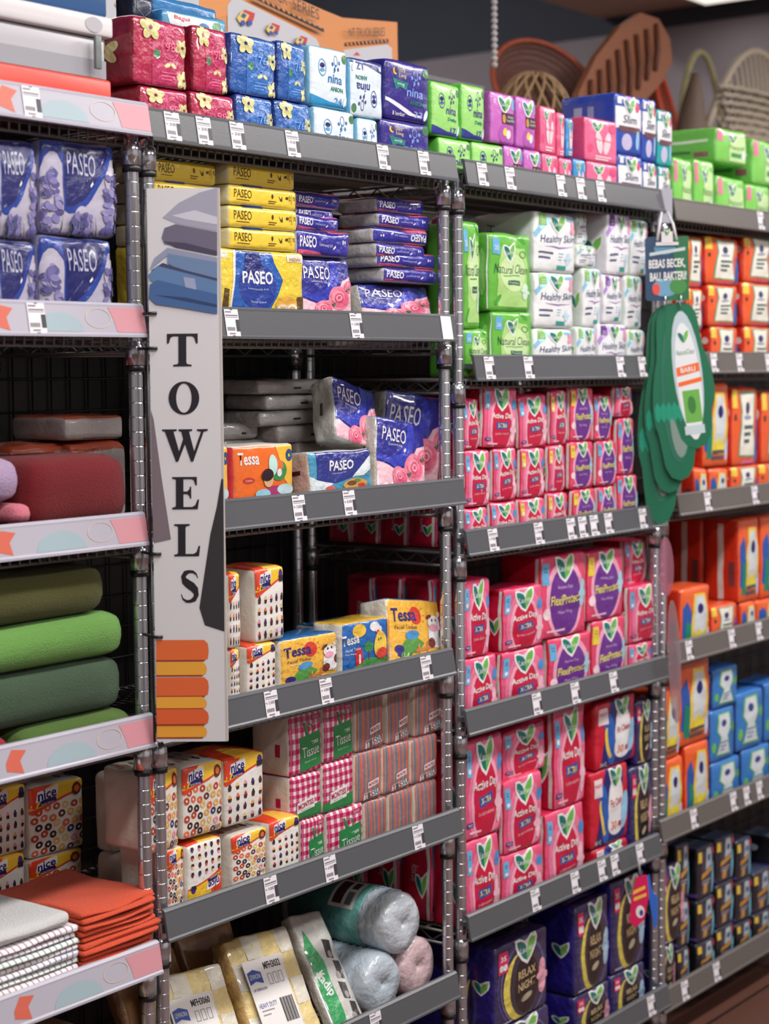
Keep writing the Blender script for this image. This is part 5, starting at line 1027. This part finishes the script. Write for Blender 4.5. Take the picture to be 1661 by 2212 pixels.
z = sz('1e'); ORDB = ['lowest', 'second up', 'third up', 'fourth up', 'fifth up', 'sixth up', 'seventh up', 'eighth up', 'ninth up', 'tenth up', 'eleventh up', 'twelfth up', 'topmost']
for i in range(13):
    o = towel(-.188 + .002 * (i % 3), -.008 + .007 * math.sin(i * 1.1), .004 + .004 * math.sin(i * 1.7), .24, z + i * .0107, z + (i + 1) * .0107 - .0004, (240, 84, 46), 'orange cloth of the thin folded stack beside the chequered cloths, ' + ORDB[i], 1, name='folded_cloth', cat='cloth', group='thin orange cloths in a stack', amp=.007)
for i in range(4):
    towel(-.47, -.07 - .045 * i, .25, .42, z + i * .05, z + (i + 1) * .05 - .001, (226, 66, 34), 'orange-red towel of the dim pile behind the thin orange cloths, ' + ORDB[i], 1, group='orange-red towels at the back', amp=.006)
CK = [((226, 222, 224), (110, 120, 150)), ((226, 222, 224), (150, 100, 120)), ((228, 226, 226), (90, 140, 120))]
for i in range(11):
    a_, b_ = CK[i % 3]
    towel(-.46, -.194 + .003 * (i % 3), .006 + .004 * (i % 2), .24, z + i * .0112, z + (i + 1) * .0112 - .0004, (230, 228, 228), 'white chequered cloth in the thin stack left of orange cloths, ' + ORDB[i], 1, m=checks(a_, b_, 38), name='folded_cloth', cat='cloth', group='white chequered cloths in a stack', amp=.004)
towel(-.46, -.205, .01, .24, z + .1245, z + .150, (228, 228, 228), 'plain white cloth topmost of the chequered stack', 1, name='folded_cloth', cat='cloth')
z = sz('1f')
for i, (a_, b_) in enumerate(((-.40, -.20), (-.19, -.03))):
    towel(a_, b_, .05, .3, z, z + .24, ((150, 96, 70), (176, 150, 120))[i], ('brown paper bundle on the lowest shelf of the towel rack', 'tan paper bundle on the lowest shelf by the post')[i], 3, 'paper', name='paper_bundle', cat='bundle')
# white packs lying on the towel rack's third shelf
K['wpk'] = ((196, 188, 186), (186, 178, 176), (206, 90, 60), (lambda: {'front': [R((206, 90, 60), 0, .93, 1, 1), R((60, 90, 130), .3, 0, 1, .06)], 'left': []}), 'facial_tissue_pack', 'tissue pack', 'plain white tissue pack lying flat', 'film', .014, (.003, .005, .004), .003, 'plain white packs')
flat('wpk', 150, 272, 952, 1030, .20, .14, '1c', 0); flat('wpk', 138, 270, 898, 950, .20, .14, '1c', 1); flat('wpk', 20, 146, 958, 1025, .22, .1, '1c', 0)
for o_, *_r in (RECS[-1], RECS[-3]):
    dz = o_.location.z - sz('1c'); hh = max(v.co.z for v in o_.data.vertices) * o_.scale.z; o_.scale.z *= (hh + dz) / hh; o_.location.z = sz('1c')
# ---------------------------------------------------------------- lowest shelf of the tissue rack
z = sz('2f')
def roll(cx_, cz_, r, y0, L, c_, label, band=None):
    mb = MB(); e = empty('wipe_roll', (cx_, y0, cz_)); tag(e, label, 'cloth roll')
    Mx = Matrix.Rotation(-math.pi / 2, 4, 'X')
    prof = [(.001, .010), (.006, .008), (.014, .003), (r * .55, .001), (r * .86, .003), (r * .97, .012), (r, .03)] + [(r * (1 + .006 * math.sin(i * 2.2)), .03 + (L - .06) * i / 14) for i in range(1, 14)] + [(r, L - .03), (r * .95, L - .008), (r * .5, L), (.001, L)]
    mb.lathe(prof, c_, 30, Mx); mb.v = [tuple(Vector(v) + noise.noise_vector(Vector(v) * 28 + Vector((cx_ * 9, 0, 0))) * .003) for v in mb.v]
    W_ = math.pi * r * 1.2
    for k in range(6):          # wavy print lines round the roll
        for j in range(2): pass
    mb.build('roll', e)
    c2 = MB()
    for k in range(7):
        y_ = .035 + k * .018
        c2.tube([((r + .0012) * math.cos(a), y_ + .004 * (1 if i % 2 else -1), (r + .0012) * math.sin(a)) for i, a in enumerate([2 * math.pi * i / 34 for i in range(34)])], .0009, mat((150, 170, 190), 'card'), 4, closed=True)
    if band: 
        b_ = MB(); b_.lathe([(r + .002, .075), (r + .003, .076), (r + .003, L - .03), (r + .002, L - .03)], mat((96, 168, 162), 'clear'), 30, Mx)
        def pl(u, v, o): a = math.radians(200 - 130 * v * 1.0 - 0); return Vector(((r + .0034 + o) * math.cos(a), .085 + (1 - u) * (L - .13), (r + .0034 + o) * math.sin(a)))
        lay(b_, [R((226, 222, 220), .55, .35, .95, .85), R((70, 40, 36), .6, .4, .75, .8), R((110, 120, 130), .8, .4, .9, .6), R((70, 60, 60), .8, .65, .9, .8), T((50, 110, 110), '40S', .25, .5, .12, .12, 0, 90)], .15, .15, pl, 'card', .0004, .01)
        b_.build('label_band', e)
    c2.build('wave_print', e)
roll(.712, z + .066, .066, .045, .26, mat((190, 204, 216), 'clear'), 'pale blue wipe roll, lower left of the three rolls')
roll(.846, z + .066, .065, .050, .26, mat((222, 190, 196), 'clear'), 'pale pink wipe roll, lower right of the three rolls')
roll(.778, z + .181, .067, .040, .30, mat((200, 210, 220), 'clear'), 'pale blue wipe roll with teal label, on top of two others', True)
def A_cloth():
    it = []
    for i in range(4):
        for j in range(5):
            if (i + j) % 2: it.append(R((238, 232, 214), i / 4, j / 5, (i + 1) / 4, (j + 1) / 5))
    return {'front': it, 'left': [R((236, 200, 120), 0, .1 + .2 * i, 1, .16 + .2 * i) for i in range(4)], 'top': []}
K['mfh'] = ((246, 220, 150), (230, 190, 120), (236, 200, 140), A_cloth, 'cleaning_cloth_pack', 'cloth pack', 'yellow chequered cleaning cloth pack', 'clear', .012, (.004, .008, .003), .004, 'cleaning cloth packs')
K['kad'] = ((212, 210, 206), (200, 198, 194), (190, 190, 188), (lambda: {'front': [PG((60, 170, 100), (.04, .1), (.2, .02), (.42, .1), (.44, .6), (.2, .86), (.04, .7)), T(WHITE, 'Kadip', .24, .42, .5, .12, 0, -70, True)] + [PG((60, 56, 56), (.58 + .12 * (i % 2), .62 - i * .17), (.8 + .08 * (i % 2), .6 - i * .17), (.84 + .06 * (i % 2), .74 - i * .17), (.62 + .1 * (i % 2), .76 - i * .17)) for i in range(4)] + [E((170, 160, 156), .72, .64 - i * .17, .07, .03) for i in range(4)], 'left': []}), 'cleaning_cloth_pack', 'cloth pack', 'clear cloth pack with green label', 'clear', .01, (.003, .008, .003), .004, 'cleaning cloth packs')
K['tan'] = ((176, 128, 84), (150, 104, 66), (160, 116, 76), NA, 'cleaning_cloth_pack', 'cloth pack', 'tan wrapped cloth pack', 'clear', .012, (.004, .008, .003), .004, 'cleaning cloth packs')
def slant(kind, x0, x1, L, th, tilt, yb, look, label=None, rz=0, ry=0):
    o = pack(kind, x0, x1, z, z + L, yb, th, '2f', 0, None, look=look)
    M = Matrix.Rotation(math.radians(rz), 4, 'Z') @ Matrix.Rotation(math.radians(ry), 4, 'Y') @ Matrix.Rotation(math.radians(-tilt), 4, 'X'); o.rotation_euler = M.to_euler()
    if label:
        lc = MB(); w_ = x1 - x0; W_, H_ = w_ * .58, L * .62
        S_ = o.scale
        def pl(u, v, o_): return Vector(((-.02 + (u - .5) * W_) / S_.x, (-.0115 - o_) / S_.y, (L * .18 + v * H_) / S_.z))
        lc.add([pl(0, 0, 0), pl(1, 0, 0), pl(1, 1, 0), pl(0, 1, 0), pl(0, 0, -.001), pl(1, 0, -.001), pl(1, 1, -.001), pl(0, 1, -.001)], [(0, 1, 2, 3), (4, 7, 6, 5), (0, 4, 5, 1), (1, 5, 6, 2), (2, 6, 7, 3), (3, 7, 4, 0)], mat((232, 228, 226), 'card'))
        it = [PG((50, 80, 160), (.04, .86), (.2, .89), (.38, .84), (.38, .70), (.2, .74), (.04, .71)), T(WHITE, 'LEVINORA', .21, .80, .28, .06), T((60, 60, 110), 'LAP SERBAGUNA', .24, .64, .36, .035), T((50, 44, 44), label, .72, .90, .44, .09, 0, 0, True), T((90, 110, 170), 'HEAVY DUTY', .30, .44, .46, .06), R((150, 146, 150), .1, .37, .42, .385), R((150, 146, 150), .1, .32, .3, .335)]
        for i in range(13): it.append(R((40, 36, 36), .62 + i * .026, .18, .62 + i * .026 + (.012 if i % 3 else .019), .48))
        for i in range(3): it.append(('p', (150, 150, 156), [[(.52 + .14 * i, .66), (.62 + .14 * i, .66), (.62 + .14 * i, .8), (.52 + .14 * i, .8)], [(.53 + .14 * i, .67), (.61 + .14 * i, .67), (.61 + .14 * i, .79), (.53 + .14 * i, .79)]]))
        lay(lc, it, 1, 1, pl, 'card', .0003, 5)
        lo = lc.build('label_card', o)
slant('mfh', .095, .285, .245, .035, 30, .03, 'yellow chequered cloth pack nearest the post', 'MFH3060', -4, 4)
slant('mfh', .315, .505, .265, .040, 30, .03, 'yellow chequered cloth pack beside green label', 'MFH3032', -2, 4)
slant('kad', .535, .640, .270, .030, 34, .03, 'clear cloth pack with green label', None, 0, 6)
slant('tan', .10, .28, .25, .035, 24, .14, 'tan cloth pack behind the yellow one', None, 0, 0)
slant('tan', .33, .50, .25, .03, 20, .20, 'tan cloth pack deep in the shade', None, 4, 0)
# ---------------------------------------------------------------- things standing on the racks' tops and behind
brd = MB(); BO = (226, 144, 78)
ds = empty('truck_display', (.95, .62, SHZ)); tag(ds, 'orange cardboard display with toy truck pictures, behind the top row', 'display')
def dpanel(pts, items_px, y, rzname):
    w_ = [at(px, py, y) for px, py in pts]; mb = MB(); mb.prism([(p.x - .95, p.z - SHZ) for p in w_], .012, mat(BO, 'card'), Matrix.Translation((0, y - .62, 0)))
    for c_, poly in items_px:
        q = [at(px, py, y) for px, py in poly]; v, t = tess([[(p.x - .95, p.z - SHZ) for p in q]])
        dpanel.k += 1; mb.add([(a[0], y - .62 - .0006 * dpanel.k, a[1]) for a in v], t, mat(c_, 'card'))
    return mb
dpanel.k = 0
def stripes(p0, p1, n, th):
    out = [(BLACK, [p0, p1, (p1[0], p1[1] + th), (p0[0], p0[1] + th)])]
    for i in range(n):
        f = lambda t: (p0[0] + (p1[0] - p0[0]) * t, p0[1] + (p1[1] - p0[1]) * t)
        a, b = f((i + .25) / n), f((i + .7) / n); out.append((BO, [(a[0], a[1] + 1), (b[0], b[1] + 1), (b[0] + 3, b[1] + th - 1), (a[0] + 3, a[1] + th - 1)]))
    return out
WP = (206, 206, 214)
def truck(cx_, cy_, s): return [((206, 40, 44), [(cx_ - 2 * s, cy_ + s * 8), (cx_ - 12 * s, cy_ - 2 * s), (cx_ + 3 * s, cy_ - 20 * s), (cx_ + 24 * s, cy_ - 12 * s), (cx_ + 20 * s, cy_ + 4 * s)]), ((232, 206, 110), [(cx_ - 14 * s, cy_ - 2 * s), (cx_ - 4 * s, cy_ - 17 * s), (cx_ + 12 * s, cy_ - 8 * s), (cx_ + 4 * s, cy_ + 8 * s), (cx_ - 8 * s, cy_ + 8 * s)]), ((40, 70, 150), [(cx_ - 6 * s, cy_ - 6 * s), (cx_ - 1 * s, cy_ - 13 * s), (cx_ + 6 * s, cy_ - 8 * s), (cx_ + 1 * s, cy_ - 1 * s)])] + [((40, 70, 170), ell(cx_ + q * s, cy_ + 8 * s, 5 * s, 6 * s, 12)) for q in (-2, 12)]
mb = dpanel([(195, 260), (195, -190), (430, -120), (600, -22), (700, 22), (739, 38), (742, 260)],
   [(WP, [(200, 250), (200, -150), (440, -60), (440, 60), (300, 250)]), ((236, 150, 76), [(430, -120), (500, -75), (500, 30), (470, 40), (430, 20)]), (WP, [(492, 250), (490, 12), (505, -8), (660, 70), (682, 84), (688, 96), (688, 250)])] + truck(262, 12, 1.1) + truck(522, 42, 1.05) + truck(580, 66, .8) + truck(640, 92, .7) + stripes((540, -8), (690, 64), 14, 8), .60, 0)
for k, s_ in enumerate(('TRUCK', 'SERIES')):
    (xa, ya), (xb, yb) = ((556, -22), (611, 2)) if k == 0 else ((622, 7), (680, 34))
    pa, pb = at(xa, ya, .60), at(xb, yb, .60); v, t = text2d(s_); dx = pb - pa
    mb.add([(pa.x - .95 + dx.x * (p[0] + .5) + 0.0, .60 - .62 - .014, pa.z - SHZ + dx.z * (p[0] + .5) + p[1] * .026) for p in v], t, mat((50, 34, 30), 'card'))
mb.build('panel', ds)
dpanel.k = 0
mb = dpanel([(742, 260), (739, 38), (858, 48), (861, 260)], [(WP, [(712 + 30, 250), (742, 108), (836, 96), (846, 104), (848, 250)]), ((200, 50, 50), [(762, 120), (770, 112), (778, 120)])] + stripes((744, 92), (838, 84), 12, 8), .601, 0)
(xa, ya), (xb, yb) = (744, 72), (822, 70)
pa, pb = at(xa, ya, .60), at(xb, yb, .60); v, t = text2d('NT TRUCK SERIES'); dx = pb - pa
mb.add([(pa.x - .95 + dx.x * (p[0] + .5), .60 - .62 - .014, pa.z - SHZ + dx.z * (p[0] + .5) + p[1] * .022) for p in v], t, mat((50, 34, 30), 'card'))
mb.build('panel', ds)
# storage shelf that carries the baskets
st = empty('storage_shelf', (0, 0, 0)); tag(st, 'dark storage shelf back to back with the racks, carrying the baskets', 'shelf rack')
m_ = mat((60, 58, 60), 'plastic'); q = MB(); q.box((.0, .54, SHZ - .03), (5.2, 1.15, SHZ), m_); q.build('top_board', st)
for x_ in (.02, 1.7, 3.4, 5.15):
    for y_ in (.56, 1.11): q = MB(); q.box((x_ - .02, y_ - .02, 0), (x_ + .02, y_ + .02, SHZ - .03), m_); q.build('upright', st)
q = MB(); q.box((.0, 1.12, .05), (5.2, 1.14, SHZ - .03), m_); q.build('back_board', st)
def bowl(name, px, py, y, R_, dep, col_, tilt, rz, label, cat, rings=9, rim=None, kind='wicker'):
    p = at(px, py, y); o = empty(name, p); tag(o, label, cat)
    o.rotation_euler = (Matrix.Rotation(math.radians(rz), 4, 'Z') @ Matrix.Rotation(math.radians(tilt), 4, 'X')).to_euler()
    mb = MB(); prof = []; n = rings * 4
    for i in range(n + 1): t = i / n; prof.append((max(.002, R_ * math.sin(t * 1.45) / math.sin(1.45)), dep * (1 - math.cos(t * 1.45)) / (1 - math.cos(1.45)) + .004 * abs(math.sin(i * math.pi / 4))))
    inner = [(r * .97, z_ + .008) for r, z_ in prof[::-1]]
    mb.lathe(prof + inner, mat(col_, kind), 40); mb.build('woven_body', o)
    r2 = MB(); r2.tube([(R_ * math.cos(a), R_ * math.sin(a), dep + .004) for a in [2 * math.pi * i / 40 for i in range(40)]], .009, mat(rim or col_, kind), 8, closed=True); r2.build('rim', o)
    return o
bowl('woven_tray', 1150, 232, 1.0, .195, .09, (112, 68, 58), 62, -25, 'large dark brown woven tray standing on edge', 'tray', 10, (180, 84, 56))
bowl('woven_tray', 1385, 272, .98, .19, .10, (150, 62, 44), 75, 20, 'red-brown woven tray leaning under the slatted tray', 'tray', 8, (214, 80, 50))
# open lattice basket turned over
p = at(1168, 250, .68); ob = empty('rattan_basket', (p.x, .70, SHZ)); tag(ob, 'tan open-weave rattan basket turned upside down', 'basket'); Hh = at(1168, 158, .68).z - SHZ
TAN = mat((176, 140, 104), 'wicker'); mb = MB()
for k in range(16):
    for sgn in (1, -1):
        pts = []
        for i in range(15):
            t = i / 14; a = 2 * math.pi * k / 16 + sgn * t * 1.5; r = .235 * math.cos(t * 1.45); pts.append((r * math.cos(a) * (1 + .004 * sgn), r * math.sin(a) * .62, (Hh - .0) * math.sin(t * math.pi / 2) ** 1.1))
        mb.tube(pts, .0048, TAN, 5)
mb.build('lattice', ob)
mb = MB(); mb.tube([(.238 * math.cos(a), .238 * .62 * math.sin(a), .008) for a in [2 * math.pi * i / 36 for i in range(36)]], .008, TAN, 8, closed=True); mb.build('rim', ob)
ob['label'] = 'tan open-weave rattan basket turned upside down behind violet pad packs'
# slatted leaf tray
p = at(1345, 168, .78); sl = empty('slatted_tray', p); tag(sl, 'brown slatted leaf-shaped wooden tray propped up at an angle', 'tray')
sl.rotation_euler = (math.radians(-8), math.radians(-28), 0); sl.scale = (1.22, 1, 1.15)
LFP = [(-.30, -.03), (-.22, .05), (-.08, .10), (.08, .125), (.20, .12), (.28, .07), (.30, .0), (.27, -.06), (.18, -.09), (.05, -.10), (-.1, -.10), (-.22, -.075)][::-1]
mb = MB(); mb.prism(LFP, .025, mat((156, 96, 66), 'wicker')); mb.build('tray', sl)
mb = MB()
for i in range(8):
    x_ = -.2 + i * .058; h_ = .075 - .006 * abs(i - 4)
    mb.tube([(x_ - .045, -.004, -h_ * .8), (x_, -.012, 0), (x_ + .045, -.004, h_ * 1.1)], .0085, mat((110, 62, 44), 'wicker'), 6)
mb.build('slats', sl)
q = MB(); q.tube([(-.24, -.006, -.03), (-.24, .03, -.03)], .012, mat((90, 90, 92), 'plastic'), 12); q.build('peg', sl)
# wicker with a yellow handle, cone, white wicker fan
p0, p1 = at(1466, 240, 1.04), at(1560, 240, 1.04); yh = empty('wire_handle_basket', ((p0.x + p1.x) / 2, 1.04, SHZ)); tag(yh, 'basket with a thin pale yellow arched handle', 'basket')
rx_, top_ = (p1.x - p0.x) / 2, at(1512, 112, 1.04).z - SHZ
mb = MB(); mb.tube([(rx_ * math.cos(a), 0, top_ * .45 + top_ * .55 * math.sin(a)) for a in [math.pi * i / 20 for i in range(21)]], .012, mat((196, 190, 140), 'wicker'), 8); mb.build('handle', yh)
mb = MB(); mb.lathe([(rx_ * .45, 0), (rx_ * .5, top_ * .2), (rx_ * .55, top_ * .40), (rx_ * .5, top_ * .40), (rx_ * .45, top_ * .2), (rx_ * .4, .01), (.001, .01)], mat((190, 180, 140), 'wicker'), 28); mb.build('basket_body', yh)
p = at(1490, 285, .72); cn = empty('woven_cone', (p.x, .72, SHZ)); tag(cn, 'grey-brown woven pointed cone beside the slatted tray', 'basket'); hh = at(1500, 158, .72).z - SHZ
mb = MB(); mb.lathe([(.085, 0), (.08, hh * .3), (.062, hh * .6), (.036, hh * .85), (.012, hh), (.001, hh)], mat((122, 102, 88), 'wicker'), 24); mb.v = [(v[0] + .12 * max(0, v[2] - hh * .5) , v[1], v[2]) for v in mb.v]; mb.build('cone', cn)
p0, p1 = at(1548, 200, .74), at(1760, 200, .74); wf = empty('wicker_fan_basket', ((p0.x + p1.x) / 2, .74, SHZ)); tag(wf, 'cream white wicker basket with fan-shaped high back', 'basket')
W2, top_ = (p1.x - p0.x) / 2, at(1650, 106, .74).z - SHZ; CR = mat((206, 192, 172), 'wicker'); mb = MB()
for i in range(21):
    t = -1 + 2 * i / 20; mb.tube([(W2 * .55 * t, -.02, .16), (W2 * .8 * t, 0, top_ * .55), (W2 * t * .96, .04, top_ * (1 - .42 * t * t))], .0075, CR, 6)
for j in range(16):
    zz = .17 + (top_ * .68 - .1) * j / 15; k_ = .55 + .38 * j / 15; mb.tube([(W2 * k_ * t, .008 * (1 if (i + j) % 2 else -1), zz + .012 * (1 - t * t)) for i, t in enumerate([-1 + 2 * i / 14 for i in range(15)])], .009, CR, 6)
mb.tube([(W2 * t * .98, .04, top_ * (1 - .42 * t * t)) for t in [-1 + 2 * i / 20 for i in range(21)]], .014, CR, 8); mb.build('fan_back', wf)
mb = MB(); mb.lathe([(.001, .004), (W2 * .5, .004), (W2 * .62, .10), (W2 * .7, .17), (W2 * .66, .17), (W2 * .57, .10), (.001, .02)], mat((90, 78, 66), 'wicker'), 28, Matrix.Diagonal((1, .6, 1, 1))); mb.build('bowl', wf)
# glass pane with metal top edge
p0, p1 = at(905, 156, .56), at(1046, 150, .56); gp = empty('glass_pane', (0, 0, 0)); gp.location = ((p0.x + p1.x) / 2, .57, SHZ); tag(gp, 'glass pane with bright metal top edge behind lime packs', 'glass panel')
hw, hz = (p1.x - p0.x) / 2, p0.z - SHZ; mb = MB(); mb.box((-hw, -.003, 0), (hw, .003, hz - .012), mat((196, 220, 206), 'glass')); mb.build('pane', gp)
mb = MB(); mb.box((-hw - .005, -.006, hz - .012), (hw + .005, .006, hz), CH); mb.build('edge_strip', gp)
# beaded chain from the ceiling
p = at(1068, 60, .75); z0_ = at(1068, 140, .75).z; bc = MB(); zz = z0_
while zz < CEIL - .01:
    bc.lathe([(.0005, zz - .0095), (.007, zz - .006), (.0095, zz), (.007, zz + .006), (.0005, zz + .0095)], mat((214, 206, 206), 'plastic'), 8, Matrix.Translation((p.x, .75, 0))); zz += .018
tag(bc.build('beaded_chain'), 'thin pale beaded chain hanging from the ceiling above the baskets', 'chain')
# ceiling light fixtures (the lamps that light the aisle)
def fixture(x, y, label):
    o = empty('ceiling_light', (x, y, CEIL)); tag(o, label, 'ceiling light')
    mb = MB(); mb.box((-.8, -.17, -.05), (.8, .17, 0), mat((230, 226, 220), 'plastic')); mb.build('housing', o)
    mb = MB(); mb.box((-.76, -.14, -.056), (.76, .14, -.0505), mat((255, 246, 232), 'lamp')); mb.build('diffuser', o)
for (x, y, lb_) in ((-1.6, -1.5, 'long ceiling light over the aisle behind the camera'), (.5, -1.35, 'long ceiling light over the aisle before the tissue rack'), (2.6, -1.35, 'long ceiling light over the aisle before the far rack'), (4.8, -1.3, 'long ceiling light over the aisle end'), (5.0, 1.75, 'long ceiling light in the far corner past the baskets')): fixture(x, y, lb_)
# ================================================================ labels of the packs
SH = {'a': 'topmost shelf', 'b': 'second shelf', 'c': 'third shelf', 'd': 'fourth shelf', 'e': 'fifth shelf', 'f': 'lowest shelf'}
ORD = ['first', 'second', 'third', 'fourth', 'fifth', 'sixth', 'seventh', 'eighth', 'ninth', 'tenth', 'eleventh', 'twelfth']
by = {}
for r in RECS: by.setdefault((r[2], r[3], r[1], r[6]), []).append(r)
for (sh, row, look, back), rs in by.items():
    rs.sort(key=lambda r: r[4])
    for i, r in enumerate(rs):
        n = '' if len(rs) == 1 else ORD[i] + ' from left, '
        if back: lab = 'pink pack %s behind the first column, %s, %s, %s' % (ORD[back - 1], ROWN[row], SH[sh[1]], RACKN[sh[0]])
        else: lab = '%s, %s%s, %s, %s' % (look, n, ROWN[row], SH[sh[1]], RACKN[sh[0]])
        ws = lab.split()
        if len(ws) > 16: lab = lab.replace(' row up', ' row').replace(' shelf', '').replace(' rack', ' rack'); 
        if len(lab.split()) > 16: lab = lab.replace('pad pack', 'pack').replace('tissue roll pack', 'pack').replace('tissue pack', 'pack')
        if len(lab.split()) > 16: print('LONG', lab)
        r[0]['label'] = lab
        r[0]['group'] = '%s on the %s of the %s' % (r[5], SH[sh[1]], RACKN[sh[0]])
